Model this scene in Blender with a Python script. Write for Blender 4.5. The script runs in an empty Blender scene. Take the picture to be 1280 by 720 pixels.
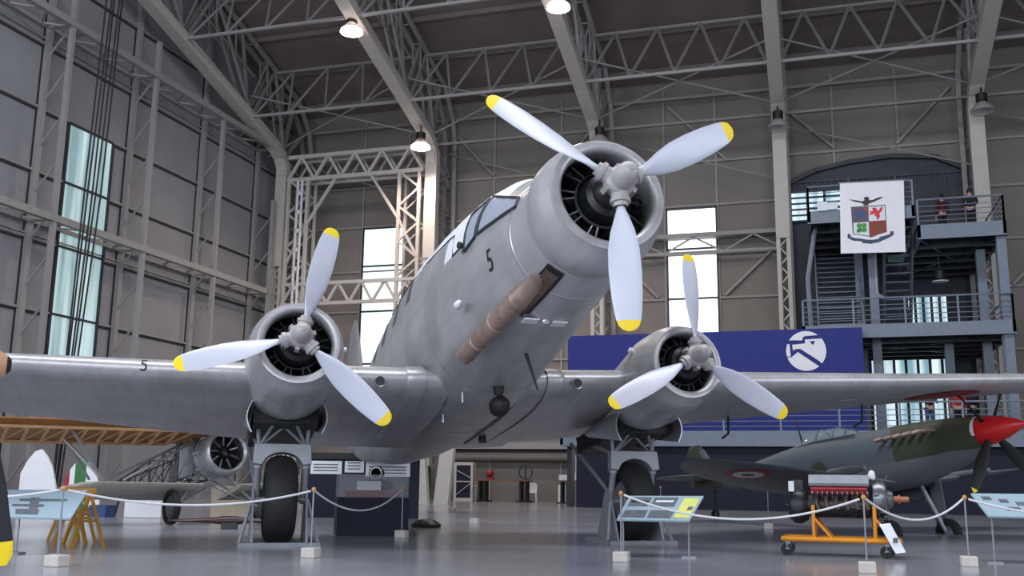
import bpy, math, random
from math import sin, cos, pi, radians, sqrt, atan2
from mathutils import Vector, Matrix
random.seed(7)
SC = bpy.context.scene
COL = SC.collection

# ------------------------------------------------------------ camera, world, light, exposure
cam_data = bpy.data.cameras.new('camera')
cam = bpy.data.objects.new('camera', cam_data); COL.objects.link(cam)
FPX = 1250.0
PITCH = math.atan(240/1250); ROLL = 0.012; YAW = radians(17.0)
cam_data.sensor_width = 36.0; cam_data.lens = FPX/1280*36.0
cam_data.clip_start = 0.05; cam_data.clip_end = 300
_fw = Vector((-sin(YAW)*cos(PITCH), cos(YAW)*cos(PITCH), sin(PITCH)))
_rt = Vector((cos(YAW), sin(YAW), 0)); _up = _rt.cross(_fw)
_R = cos(ROLL)*_rt + sin(ROLL)*_up; _U = cos(ROLL)*_up - sin(ROLL)*_rt
m = Matrix((_R, _U, -_fw)).transposed().to_4x4(); m.translation = Vector((0, 0, 1.05))
cam.matrix_world = m
SC.camera = cam

world = bpy.data.worlds.new('world'); SC.world = world; world.use_nodes = True
world.node_tree.nodes['Background'].inputs[0].default_value = (0.55, 0.62, 0.75, 1)
world.node_tree.nodes['Background'].inputs[1].default_value = 0.5

def area_light(name, loc, target, sx, sy, power, col):
    d = bpy.data.lights.new(name, 'AREA'); d.shape = 'RECTANGLE'; d.size = sx; d.size_y = sy
    d.energy = power; d.color = col
    o = bpy.data.objects.new(name, d); COL.objects.link(o); o.location = loc
    o.rotation_euler = (Vector(target)-Vector(loc)).to_track_quat('-Z', 'Y').to_euler()
    return o
# added area lights: daylight from unseen windows behind and left, plain fill at right
area_light('daylight_front', (-4, -13.2, 9), (-4, 20, 5), 34, 11, 5200, (0.86, 0.92, 1.0))
area_light('daylight_left', (-28.9, 2, 9), (0, 16, 6), 20, 11, 4300, (0.84, 0.91, 1.0))
area_light('fill_right', (28.9, 16, 9), (0, 22, 5), 34, 11, 4200, (0.86, 0.92, 1.0))
# added overhead fill under the closed roof; no skylights are built
area_light('overhead_fill', (-4, 12, 27), (-4, 18, 0), 34, 5, 6500, (0.92, 0.95, 1.0))

SC.view_settings.view_transform = 'Standard'
SC.view_settings.look = 'None'
SC.view_settings.gamma = 1.0
SC.view_settings.exposure = 0.25
try: SC.view_settings.use_curve_mapping = False
except Exception: pass
SC.cycles.use_denoising = True
SC.cycles.max_bounces = 6; SC.cycles.diffuse_bounces = 3; SC.cycles.glossy_bounces = 3
SC.cycles.sample_clamp_indirect = 4.0
SC.cycles.caustics_reflective = False; SC.cycles.caustics_refractive = False

# ------------------------------------------------------------ materials
def lin(c):
    return tuple(((v/255)/12.92 if v/255 <= 0.04045 else ((v/255+0.055)/1.055)**2.4) for v in c)
def mat(name, rgb, rough=0.6, metal=0.0, var=0.08, scale=3.0, bump=0.0, spec=0.5, alpha=1.0, trans=0.0, emit=None, es=1.0):
    m = bpy.data.materials.new(name); m.use_nodes = True
    nt = m.node_tree; n = nt.nodes; b = n['Principled BSDF']
    c = lin(rgb)
    b.inputs['Roughness'].default_value = rough; b.inputs['Metallic'].default_value = metal
    b.inputs['Specular IOR Level'].default_value = spec
    if var > 0:
        tc = n.new('ShaderNodeTexCoord'); no = n.new('ShaderNodeTexNoise'); no.inputs['Scale'].default_value = scale
        no.inputs['Detail'].default_value = 4
        cr = n.new('ShaderNodeValToRGB')
        cr.color_ramp.elements[0].position = 0.3; cr.color_ramp.elements[1].position = 0.7
        cr.color_ramp.elements[0].color = (*[v*(1-var) for v in c], 1)
        cr.color_ramp.elements[1].color = (*[min(1, v*(1+var)) for v in c], 1)
        nt.links.new(tc.outputs['Object'], no.inputs['Vector']); nt.links.new(no.outputs['Fac'], cr.inputs['Fac'])
        nt.links.new(cr.outputs['Color'], b.inputs['Base Color'])
        if bump > 0:
            bp = n.new('ShaderNodeBump'); bp.inputs['Strength'].default_value = bump
            nt.links.new(no.outputs['Fac'], bp.inputs['Height']); nt.links.new(bp.outputs['Normal'], b.inputs['Normal'])
    else:
        b.inputs['Base Color'].default_value = (*c, 1)
    if trans: b.inputs['Transmission Weight'].default_value = trans
    if alpha < 1: b.inputs['Alpha'].default_value = alpha
    if emit:
        b.inputs['Emission Color'].default_value = (*lin(emit), 1); b.inputs['Emission Strength'].default_value = es
    return m
M = {}
M['wall'] = mat('wall_panel', (140, 140, 145), 0.75, var=0.07, scale=0.5)
M['wall_back'] = mat('wall_panel_back', (130, 123, 118), 0.8, var=0.05, scale=0.4)
M['rail'] = mat('painted_rail', (146, 144, 144), 0.55, var=0.05)
M['white_steel'] = mat('white_steel', (184, 179, 174), 0.5, var=0.05)
M['roof'] = mat('roof_deck', (118, 108, 106), 0.85, var=0.12, scale=0.7)
M['dark_seam'] = mat('dark_seam', (40, 40, 44), 0.8, var=0)
M['blue_steel'] = mat('blue_grey_steel', (112, 122, 138), 0.5, var=0.08)
M['dark_steel'] = mat('dark_steel', (52, 56, 64), 0.5, 0.3, var=0.1)
M['black'] = mat('matte_black', (16, 16, 18), 0.6, var=0.1)
M['rubber'] = mat('tyre_rubber', (24, 24, 25), 0.7, var=0.15, scale=8)
M['navy'] = mat('navy_board', (22, 24, 45), 0.8, var=0.05)
M['royal'] = mat('royal_blue_banner', (26, 36, 120), 0.7, var=0.04)
M['white'] = mat('white_paint', (226, 226, 232), 0.5, var=0.03)
M['prop'] = mat('prop_blade_paint', (196, 199, 214), 0.38, 0.1, var=0.03)
M['yellow'] = mat('yellow_paint', (238, 208, 30), 0.5, var=0.03)
M['orange'] = mat('orange_stand_paint', (208, 132, 24), 0.45, var=0.06)
M['ochre'] = mat('ochre_wood', (176, 128, 44), 0.6, var=0.15, scale=5)
M['rust'] = mat('burnt_exhaust_metal', (150, 130, 120), 0.5, 0.5, var=0.25, scale=5)
M['rustdark'] = mat('burnt_exhaust_dark', (98, 80, 72), 0.6, 0.4, var=0.3, scale=5)
M['red'] = mat('red_paint', (198, 30, 34), 0.35, var=0.05)
M['rope'] = mat('white_rope', (206, 206, 212), 0.8, var=0.05, scale=40)
M['block'] = mat('stone_block', (196, 190, 184), 0.8, var=0.08, scale=12)
M['amber'] = mat('amber_knob', (196, 138, 88), 0.5, var=0.05)
M['engine_dark'] = mat('engine_metal_dark', (50, 50, 52), 0.4, 0.7, var=0.3, scale=9)
M['engine_mid'] = mat('engine_metal', (118, 120, 126), 0.35, 0.8, var=0.2, scale=6)
M['glass'] = mat('cockpit_glass', (164, 172, 188), 0.25, 0.0, var=0.0, spec=0.9)
M['clear'] = mat('clear_case', (200, 205, 215), 0.05, var=0, alpha=0.25)
M['cloth_black'] = mat('dark_cloth', (26, 28, 38), 0.9, var=0.1)
M['cloth_red'] = mat('red_cloth', (150, 30, 40), 0.9, var=0.1)
M['cloth_maroon'] = mat('maroon_cloth', (70, 26, 36), 0.9, var=0.1)
M['skin'] = mat('skin', (186, 142, 120), 0.6, var=0.03)
M['hair'] = mat('dark_hair', (34, 26, 24), 0.8, var=0.1)
M['wood'] = mat('brown_wood', (122, 84, 60), 0.55, var=0.2, scale=6)
M['tan'] = mat('tan_wooden_spinner', (196, 150, 118), 0.45, var=0.08)
M['paper'] = mat('paper_panel', (214, 220, 228), 0.6, var=0.02)
M['bluepaper'] = mat('pale_blue_panel', (150, 172, 186), 0.55, var=0.03)
M['greyink'] = mat('grey_print', (92, 96, 106), 0.7, var=0.25, scale=14)
M['yellowink'] = mat('yellow_print', (214, 216, 120), 0.7, var=0.1)
M['green'] = mat('green_paint', (40, 110, 60), 0.6, var=0.08)
M['cream'] = mat('cream_fabric', (196, 194, 184), 0.7, var=0.05)
M['box'] = mat('beige_box', (168, 156, 140), 0.8, var=0.08)

def emission_mat(name, rgb, strength, stripes=None):
    m = bpy.data.materials.new(name); m.use_nodes = True; nt = m.node_tree; n = nt.nodes
    b = n['Principled BSDF']; b.inputs['Base Color'].default_value = (*lin(rgb), 1); b.inputs['Roughness'].default_value = 0.3
    b.inputs['Emission Strength'].default_value = strength
    if stripes:
        tc = n.new('ShaderNodeTexCoord'); mp = n.new('ShaderNodeMapping'); w = n.new('ShaderNodeTexNoise')
        mp.inputs['Scale'].default_value = stripes[1]; w.inputs['Scale'].default_value = 1.0; w.inputs['Detail'].default_value = 2
        cr = n.new('ShaderNodeValToRGB'); cr.color_ramp.elements[0].position = .36; cr.color_ramp.elements[1].position = .66
        cr.color_ramp.elements[0].color = (*lin(rgb), 1); cr.color_ramp.elements[1].color = (*lin(stripes[0]), 1)
        nt.links.new(tc.outputs['Object'], mp.inputs['Vector']); nt.links.new(mp.outputs['Vector'], w.inputs['Vector'])
        nt.links.new(w.outputs['Fac'], cr.inputs['Fac']); nt.links.new(cr.outputs['Color'], b.inputs['Emission Color'])
    else: b.inputs['Emission Color'].default_value = (*lin(rgb), 1)
    return m
M['win_left'] = emission_mat('frosted_window_turquoise', (118, 146, 150), 0.72, ((206, 226, 230), (1, 3.2, 0.12)))
M['win_back'] = emission_mat('bright_window', (250, 252, 255), 1.25)
M['win_pale'] = emission_mat('pale_window', (208, 232, 235), 1.05, ((238, 246, 248), (1.2, 1, .35)))
M['win_hall'] = emission_mat('far_hall_glass', (120, 160, 172), 0.9, ((225, 240, 248), (3.0, 1, .2)))
M['lamp'] = emission_mat('lamp_glow', (255, 236, 226), 9.0)

def silver_mat(name, white=False):
    m = bpy.data.materials.new(name); m.use_nodes = True; nt = m.node_tree; n = nt.nodes; b = n['Principled BSDF']
    L = nt.links.new
    b.inputs['Metallic'].default_value = 0.4; b.inputs['Roughness'].default_value = 0.36
    tc = n.new('ShaderNodeTexCoord')
    n1 = n.new('ShaderNodeTexNoise'); n1.inputs['Scale'].default_value = 1.3; n1.inputs['Detail'].default_value = 5
    L(tc.outputs['Object'], n1.inputs['Vector'])
    cr = n.new('ShaderNodeValToRGB'); cr.color_ramp.elements[0].position = .3; cr.color_ramp.elements[1].position = .72
    cr.color_ramp.elements[0].color = (*lin((170, 169, 172)), 1); cr.color_ramp.elements[1].color = (*lin((196, 195, 199)), 1)
    L(n1.outputs['Fac'], cr.inputs['Fac'])
    # fine streaks along the airflow (wear)
    mp = n.new('ShaderNodeMapping'); mp.inputs['Scale'].default_value = (9, 0.5, 9)
    n2 = n.new('ShaderNodeTexNoise'); n2.inputs['Scale'].default_value = 1; n2.inputs['Detail'].default_value = 3
    L(tc.outputs['Object'], mp.inputs['Vector']); L(mp.outputs['Vector'], n2.inputs['Vector'])
    mx = n.new('ShaderNodeMix'); mx.data_type = 'RGBA'; mx.blend_type = 'MULTIPLY'; mx.inputs[0].default_value = .25
    cr2 = n.new('ShaderNodeValToRGB'); cr2.color_ramp.elements[0].position = .35; cr2.color_ramp.elements[1].position = .6
    cr2.color_ramp.elements[0].color = (.6, .6, .6, 1)
    L(n2.outputs['Fac'], cr2.inputs['Fac']); L(cr.outputs['Color'], mx.inputs[6]); L(cr2.outputs['Color'], mx.inputs[7])
    out = mx.outputs[2]
    if white:
        sp = n.new('ShaderNodeSeparateXYZ'); L(tc.outputs['Object'], sp.inputs[0])
        def mth(op, a, b_):
            k = n.new('ShaderNodeMath'); k.operation = op
            for i, v in enumerate((a, b_)):
                if isinstance(v, (int, float)): k.inputs[i].default_value = v
                else: L(v, k.inputs[i])
            return k.outputs[0]
        # painted white spine: height above a line; lower step beside the cockpit windows (local y runs aft)
        z = mth('SUBTRACT', sp.outputs['Z'], ZOFF)
        y = sp.outputs['Y']
        line = mth('ADD', mth('MINIMUM', mth('MULTIPLY', mth('MAXIMUM', y, 0), .10), .35), 1.56)
        a = mth('GREATER_THAN', z, line)
        b2 = mth('MULTIPLY', mth('LESS_THAN', y, -.15), mth('GREATER_THAN', y, -2.3))
        b3 = mth('GREATER_THAN', z, 1.16)
        c = mth('MAXIMUM', a, mth('MULTIPLY', b2, b3))
        c = mth('MULTIPLY', c, mth('GREATER_THAN', y, -2.3))
        m2 = n.new('ShaderNodeMix'); m2.data_type = 'RGBA'; L(c, m2.inputs[0]); L(out, m2.inputs[6])
        m2.inputs[7].default_value = (*lin((232, 233, 238)), 1); out = m2.outputs[2]
        m3 = mth('MULTIPLY', mth('SUBTRACT', 1.0, c), .4); L(m3, b.inputs['Metallic'])
    L(out, b.inputs['Base Color'])
    rr = n.new('ShaderNodeMapRange'); rr.inputs['To Min'].default_value = .3; rr.inputs['To Max'].default_value = .46
    L(n1.outputs['Fac'], rr.inputs['Value']); L(rr.outputs[0], b.inputs['Roughness'])
    return m
ZOFF = 3.018
M['silver'] = silver_mat('aluminium_paint')
M['silver_white'] = silver_mat('aluminium_paint_white_spine', True)
M['silver_light'] = mat('light_aluminium', (176, 178, 184), 0.32, 0.6, var=0.08)
M['hub'] = mat('hub_grey_paint', (166, 162, 164), 0.5, 0.15, var=0.06)
M['gear'] = mat('gear_grey_paint', (140, 144, 152), 0.45, 0.2, var=0.1)
M['red_roundel'] = mat('faded_red_marking', (140, 44, 52), 0.5, var=0.1)

def floor_mat():
    m = bpy.data.materials.new('polished_grey_floor'); m.use_nodes = True; nt = m.node_tree; n = nt.nodes; b = n['Principled BSDF']; L = nt.links.new
    tc = n.new('ShaderNodeTexCoord'); no = n.new('ShaderNodeTexNoise'); no.inputs['Scale'].default_value = .35; no.inputs['Detail'].default_value = 5
    L(tc.outputs['Object'], no.inputs['Vector'])
    cr = n.new('ShaderNodeValToRGB'); cr.color_ramp.elements[0].position = .3; cr.color_ramp.elements[1].position = .7
    cr.color_ramp.elements[0].color = (*lin((132, 133, 140)), 1); cr.color_ramp.elements[1].color = (*lin((148, 150, 158)), 1)
    L(no.outputs['Fac'], cr.inputs['Fac']); L(cr.outputs['Color'], b.inputs['Base Color'])
    mr = n.new('ShaderNodeMapRange'); mr.inputs['To Min'].default_value = .13; mr.inputs['To Max'].default_value = .24
    L(no.outputs['Fac'], mr.inputs['Value']); L(mr.outputs[0], b.inputs['Roughness'])
    b.inputs['Specular IOR Level'].default_value = .5
    return m
M['floor'] = floor_mat()
def camo_mat():
    m = bpy.data.materials.new('green_grey_camouflage'); m.use_nodes = True; nt = m.node_tree; n = nt.nodes; b = n['Principled BSDF']; L = nt.links.new
    tc = n.new('ShaderNodeTexCoord'); no = n.new('ShaderNodeTexNoise'); no.inputs['Scale'].default_value = .62; no.inputs['Detail'].default_value = 1.2
    L(tc.outputs['Object'], no.inputs['Vector'])
    cr = n.new('ShaderNodeValToRGB'); cr.color_ramp.interpolation = 'CONSTANT'
    cr.color_ramp.elements[0].position = 0; cr.color_ramp.elements[1].position = .49
    cr.color_ramp.elements[0].color = (*lin((58, 64, 50)), 1); cr.color_ramp.elements[1].color = (*lin((80, 92, 100)), 1)
    L(no.outputs['Fac'], cr.inputs['Fac']); b.inputs['Roughness'].default_value = .55
    # plain grey lower surfaces below a painted line
    sp = n.new('ShaderNodeSeparateXYZ'); L(tc.outputs['Object'], sp.inputs[0]); lt = n.new('ShaderNodeMath'); lt.operation = 'LESS_THAN'; lt.inputs[1].default_value = 1.82; L(sp.outputs['Z'], lt.inputs[0])
    mx = n.new('ShaderNodeMix'); mx.data_type = 'RGBA'; L(lt.outputs[0], mx.inputs[0]); L(cr.outputs['Color'], mx.inputs[6]); mx.inputs[7].default_value = (*lin((98, 103, 110)), 1); L(mx.outputs[2], b.inputs['Base Color'])
    return m
M['camo'] = camo_mat()
M['under'] = mat('medium_sea_grey_paint', (98, 103, 110), 0.55, var=0.06)
M['orange_fabric'] = mat('varnished_wood_rib', (158, 102, 44), 0.5, var=0.15, scale=4)

# ------------------------------------------------------------ helpers
class MB:
    def __init__(s): s.v = []; s.f = []; s.m = []
    def add(s, vs, fs, mi=0):
        o = len(s.v); s.v += [tuple(p) for p in vs]; s.f += [tuple(i+o for i in f) for f in fs]; s.m += [mi]*len(fs); return s
    def box(s, c, d, mi=0, rot=None):
        c = Vector(c); vs = []
        for x in (-.5, .5):
            for y in (-.5, .5):
                for z in (-.5, .5):
                    p = Vector((x*d[0], y*d[1], z*d[2]))
                    if rot is not None: p = rot @ p
                    vs.append(c+p)
        return s.add(vs, [(0, 1, 3, 2), (4, 6, 7, 5), (0, 4, 5, 1), (2, 3, 7, 6), (0, 2, 6, 4), (1, 5, 7, 3)], mi)
    def b2(s, a, b, mi=0):
        return s.box([(a[i]+b[i])/2 for i in range(3)], [abs(b[i]-a[i]) for i in range(3)], mi)
    def bar(s, p, q, w, h=None, mi=0, ref=(0, 0, 1)):
        p = Vector(p); q = Vector(q); h = h or w; d = (q-p); L = d.length
        if L < 1e-6: return s
        d /= L; r = Vector(ref)
        if abs(d.dot(r)) > .98: r = Vector((1, 0, 0))
        a = d.cross(r).normalized(); b = a.cross(d)
        vs = [e + a*x*w/2 + b*y*h/2 for e in (p, q) for x, y in ((-1, -1), (1, -1), (1, 1), (-1, 1))]
        return s.add(vs, [(3, 2, 1, 0), (4, 5, 6, 7), (0, 1, 5, 4), (1, 2, 6, 5), (2, 3, 7, 6), (3, 0, 4, 7)], mi)
    def tube(s, pts, r, n=8, mi=0, cap=True):
        pts = [Vector(p) for p in pts]; k = len(pts)
        rs = r if isinstance(r, (list, tuple)) else [r]*k
        prev = None; vs = []
        for i, p in enumerate(pts):
            t = (pts[min(i+1, k-1)]-pts[max(i-1, 0)]).normalized()
            if prev is None:
                a = t.cross(Vector((0, 0, 1)) if abs(t.z) < .9 else Vector((1, 0, 0))).normalized()
            else: a = (prev - t*prev.dot(t)).normalized()
            prev = a; b = t.cross(a)
            for j in range(n):
                an = 2*pi*j/n; vs.append(p+(a*cos(an)+b*sin(an))*rs[i])
        fs = [(i*n+j, i*n+(j+1) % n, (i+1)*n+(j+1) % n, (i+1)*n+j) for i in range(k-1) for j in range(n)]
        if cap: fs += [tuple(range(n-1, -1, -1)), tuple(range((k-1)*n, k*n))]
        return s.add(vs, fs, mi)
    def lathe(s, prof, o=(0, 0, 0), ax=(0, 0, 1), n=24, mi=0, ref=None):
        # prof: list of (distance along axis, radius)
        ax = Vector(ax).normalized(); o = Vector(o)
        r0 = Vector(ref) if ref else (Vector((0, 0, 1)) if abs(ax.z) < .9 else Vector((1, 0, 0)))
        a = ax.cross(r0).normalized(); b = ax.cross(a)
        vs = []
        for h, r in prof:
            for j in range(n):
                an = 2*pi*j/n; vs.append(o+ax*h+(a*cos(an)+b*sin(an))*max(r, 1e-4))
        k = len(prof)
        fs = [(i*n+j, i*n+(j+1) % n, (i+1)*n+(j+1) % n, (i+1)*n+j) for i in range(k-1) for j in range(n)]
        return s.add(vs, fs, mi)
    def loft(s, rings, mi=0, cap=True, closed=True):
        n = len(rings[0]); vs = [p for r in rings for p in r]; k = len(rings)
        fs = [(i*n+j, i*n+(j+1) % n, (i+1)*n+(j+1) % n, (i+1)*n+j) for i in range(k-1) for j in range(n if closed else n-1)]
        if cap: fs += [tuple(range(n-1, -1, -1)), tuple(range((k-1)*n, k*n))]
        return s.add(vs, fs, mi)
    def prism(s, poly, fn, t, mi=0):
        # poly 2D list, fn(x,y,d) -> 3D, thickness t
        n = len(poly)
        vs = [fn(x, y, 0) for x, y in poly]+[fn(x, y, t) for x, y in poly]
        fs = [tuple(range(n-1, -1, -1)), tuple(range(n, 2*n))]+[(i, (i+1) % n, n+(i+1) % n, n+i) for i in range(n)]
        return s.add(vs, fs, mi)
    def build(s, name, mats, parent=None, smooth=False, off=(0, 0, 0), bevel=0, label=None):
        me = bpy.data.meshes.new(name)
        me.from_pydata([(p[0]+off[0], p[1]+off[1], p[2]+off[2]) for p in s.v], [], s.f)
        if not isinstance(mats, (list, tuple)): mats = [mats]
        for m_ in mats: me.materials.append(m_)
        me.polygons.foreach_set('material_index', s.m)
        me.update()
        import bmesh
        bm = bmesh.new(); bm.from_mesh(me); bmesh.ops.recalc_face_normals(bm, faces=bm.faces[:]); bm.to_mesh(me); bm.free()
        if smooth:
            me.polygons.foreach_set('use_smooth', [True]*len(me.polygons))
            try: me.set_sharp_from_angle(angle=radians(smooth if smooth is not True else 40))
            except Exception: pass
        o = bpy.data.objects.new(name, me); COL.objects.link(o)
        if parent is not None: o.parent = parent
        if bevel:
            md = o.modifiers.new('bevel', 'BEVEL'); md.width = bevel; md.segments = 2; md.limit_method = 'ANGLE'
        if label: o['label'] = label
        return o

def tag(o, label, cat, group=None, kind=None):
    o['label'] = label; o['category'] = cat
    if group: o['group'] = group
    if kind: o['kind'] = kind
    return o
def struct(o):
    o['kind'] = 'structure'; return o
def empty(name, loc=(0, 0, 0), rot=None, rz=0):
    o = bpy.data.objects.new(name, None); COL.objects.link(o); o.empty_display_size = .2
    if rot is not None:
        mm = rot.to_4x4(); mm.translation = Vector(loc); o.matrix_world = mm
    else: o.location = loc; o.rotation_euler = (0, 0, rz)
    return o
def copy_tree(o, parent=None):
    c = o.copy(); COL.objects.link(c)
    if parent is not None:
        c.parent = parent
    for ch in list(o.children): copy_tree(ch, c)
    return c
def text_faces(body, size=1.0, res=3):
    cu = bpy.data.curves.new('t', 'FONT'); cu.body = body; cu.size = size; cu.resolution_u = res
    cu.align_x = 'CENTER'; cu.align_y = 'CENTER'
    o = bpy.data.objects.new('t', cu); COL.objects.link(o)
    dg = bpy.context.evaluated_depsgraph_get(); dg.update()
    me = bpy.data.meshes.new_from_object(o.evaluated_get(dg))
    vs = [tuple(v.co) for v in me.vertices]; fs = [tuple(p.vertices) for p in me.polygons]
    bpy.data.objects.remove(o); bpy.data.meshes.remove(me)
    return vs, fs
def zigzag(mb, A, B, C, D, n, w, mi=0):
    # lattice between chord A->B and chord C->D
    A, B, C, D = map(Vector, (A, B, C, D))
    for i in range(n):
        t0 = i/n; t1 = (i+.5)/n; t2 = (i+1)/n
        p0 = A.lerp(B, t0); q = C.lerp(D, t1); p2 = A.lerp(B, t2)
        mb.bar(p0, q, w, mi=mi); mb.bar(q, p2, w, mi=mi)
# ------------------------------------------------------------ the hall
XL, XR, YB, YF = -29.4, 29.5, 50.8, -14.0
struct(MB().b2((XL-.3, YF-.3, -.2), (XR+.3, YB+.3, 0)).build('floor', M['floor']))
def roof_z(y): return 22.75+.285*(48.5-y) if y > 12 else 22.75+.285*36.5-.285*(12-y)
rb = MB()
ys = [YB+.3, 12, YF-.3]
for a, b_ in zip(ys[:-1], ys[1:]):
    za, zb = roof_z(a), roof_z(b_)
    rb.add([(XL-.3, a, za), (XR+.3, a, za), (XR+.3, b_, zb), (XL-.3, b_, zb), (XL-.3, a, za+.3), (XR+.3, a, za+.3), (XR+.3, b_, zb+.3), (XL-.3, b_, zb+.3)],
           [(0, 1, 2, 3), (7, 6, 5, 4), (0, 4, 5, 1), (1, 5, 6, 2), (2, 6, 7, 3), (3, 7, 4, 0)])
struct(rb.build('ceiling', M['roof']))
pb = MB(); y = 49.6; k = 0
while y > 14:
    pb.bar((XL, y, roof_z(y)-.14), (XR, y, roof_z(y)-.14), .14, .26); y -= 2.9
struct(pb.build('trim_1', mat('roof_purlin', (122, 114, 112), .7, var=.05)))
def wall_box(name, a, b_, m_): return struct(MB().b2(a, b_).build(name, m_))
wall_box('wall_back', (XL-.3, YB, 0), (XR+.3, YB+.3, 22.1), M['wall_back'])
wl = MB()
wl.add([(XL, YF, 0), (XL, YB, 0), (XL, YB, 22.1), (XL, 12, 33), (XL, YF, 26), (XL-.3, YF, 0), (XL-.3, YB, 0), (XL-.3, YB, 22.1), (XL-.3, 12, 33), (XL-.3, YF, 26)],
       [(0, 1, 2, 3, 4), (9, 8, 7, 6, 5), (0, 5, 6, 1), (1, 6, 7, 2), (2, 7, 8, 3), (3, 8, 9, 4), (4, 9, 5, 0)])
struct(wl.build('wall_left', M['wall']))
wr = MB()
wr.add([(XR, YF, 0), (XR, YB, 0), (XR, YB, 22.1), (XR, 12, 33), (XR, YF, 26), (XR+.3, YF, 0), (XR+.3, YB, 0), (XR+.3, YB, 22.1), (XR+.3, 12, 33), (XR+.3, YF, 26)],
       [(0, 1, 2, 3, 4), (9, 8, 7, 6, 5), (0, 5, 6, 1), (1, 6, 7, 2), (2, 7, 8, 3), (3, 8, 9, 4), (4, 9, 5, 0)])
struct(wr.build('wall_right', M['wall']))
wall_box('wall_front', (XL-.3, YF-.3, 0), (XR+.3, YF, 25.4), M['wall'])

# left wall: rails, panel joints and lattice columns
COLS_L = [20.1, 25.5, 30.9, 36.35, 41.8, 47.0]
tb = MB()
for z, w in ((4.4, .09), (7.4, .09), (10.2, .1), (12.9, .09), (15.5, .09), (18.2, .1), (21.4, .09)):
    tb.b2((XL, 8, z-w/2), (XL+.12, YB, z+w/2))
for y in COLS_L:
    tb.b2((XL, y-.13, 0), (XL+.22, y+.13, min(roof_z(y), 24)))
struct(tb.build('trim_2', M['rail']))
sb_ = MB()
for z in (4.3, 7.29, 10.08, 12.79, 15.39, 18.08, 21.29):
    sb_.b2((XL, 8, z-.03), (XL+.05, YB, z+.03))
for y in COLS_L:
    sb_.b2((XL, y-.2, 0), (XL+.04, y-.13, 21.5))
struct(sb_.build('trim_3', M['dark_seam']))
lc = []
for i, y in enumerate(COLS_L):
    top = 20.6 if i < 4 else (18.9 if i == 4 else 16)
    r = empty('wall_lattice_column', (XL+1.25, y, 0))
    MB().b2((-.1, -.09, 0), (.1, .09, top)).build('chord', M['rail'], r)
    w = MB(); n = int(top/1.9)
    for k in range(n):
        z0 = k*1.9
        w.bar((-.1, 0, z0+1.75), (-1.05, 0, z0+.6), .06); 
    w.build('diagonal_web', M['rail'], r)
    lc.append(r)
nm = ['left wall, nearest the viewer', 'left wall, second from the viewer', 'left wall, just left of the turquoise window', 'left wall, between turquoise window and far corner, nearer one', 'left wall, two columns before the far left corner', 'left wall, the one closest to the far left corner']
for r, s_ in zip(lc, nm): tag(r, 'pale lattice column on the '+s_, 'column', 'lattice columns along the left wall')
# two horizontal lattice wind girders of the left wall
for zz, s_ in ((18.95, 'high'), (10.85, 'lower')):
    r = empty('wind_girder', (XL, 16, zz))
    L_ = YB-16
    MB().b2((1.15, 0, -.14), (1.4, L_-4.2, .14)).b2((.05, 0, -.08), (.2, L_, .08)).build('chord', M['rail'], r)
    w = MB(); n = int(L_/1.8)
    for k in range(n):
        y0 = k*1.8
        w.bar((.15, y0, 0), (1.2, y0+.9, 0), .07); w.bar((1.2, y0+.9, 0), (.15, y0+1.8, 0), .07)
    for y in COLS_L[1:]:
        w.bar((.15, y-16, 0), (1.2, y-16, 0), .14, .1)
        w.bar((.15, y-16+.9, -.02), (1.2, y-16+.9, -.02), .08, .08)
    w.build('lattice_web', M['rail'], r)
    MB().b2((.03, 0, -.55), (.1, L_, -.47)).build('lower_rail', M['rail'], r)
    tag(r, 'pale %s horizontal lattice girder running along the left wall' % ('high, near the roof' if zz > 15 else 'lower, at mid height'), 'girder')
# tall turquoise window in the left wall
def window(name, a, b_, matl, bars, fw=.08):
    # a,b corners of the opening; thin axis is detected
    pane = MB().b2(a, b_).build(name, matl); pane['kind'] = 'structure'
    return pane
window('window_1', (XL+.01, 32.55, 4.4), (XL+.07, 35.2, 15.4), M['win_left'], 0)
fr = MB()
for y in (32.5, 35.25): fr.b2((XL, y-.06, 4.4), (XL+.14, y+.06, 15.45))
for z in (4.4, 7.4, 10.2, 12.9, 15.45): fr.b2((XL, 32.5, z-.045), (XL+.15, 35.25, z+.045))
fr.build('window_frame', M['dark_steel'], bpy.data.objects['window_1'])
# dark hanging cables in front of it
cb = []
for i, (dy, dx) in enumerate(((0, 0), (.25, .15), (.62, 0), (.9, .15), (1.3, 0))):
    c = MB().tube([(XL+2.6+dx, 31.2+dy*.6+i*.03, 24.2), (XL+2.5, 31.0+dy*.7, 12), (XL+2.4-.05*i, 30.9+dy*.75-.1*i, 0.02)], .035, 6).build('hanging_cable', M['black'])
    tag(c, ['leftmost', 'second from the left', 'middle', 'fourth from the left', 'rightmost'][i]+' of five dark cables hanging before the turquoise window', 'cable', 'dark cables in front of the left window'); cb.append(c)

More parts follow.
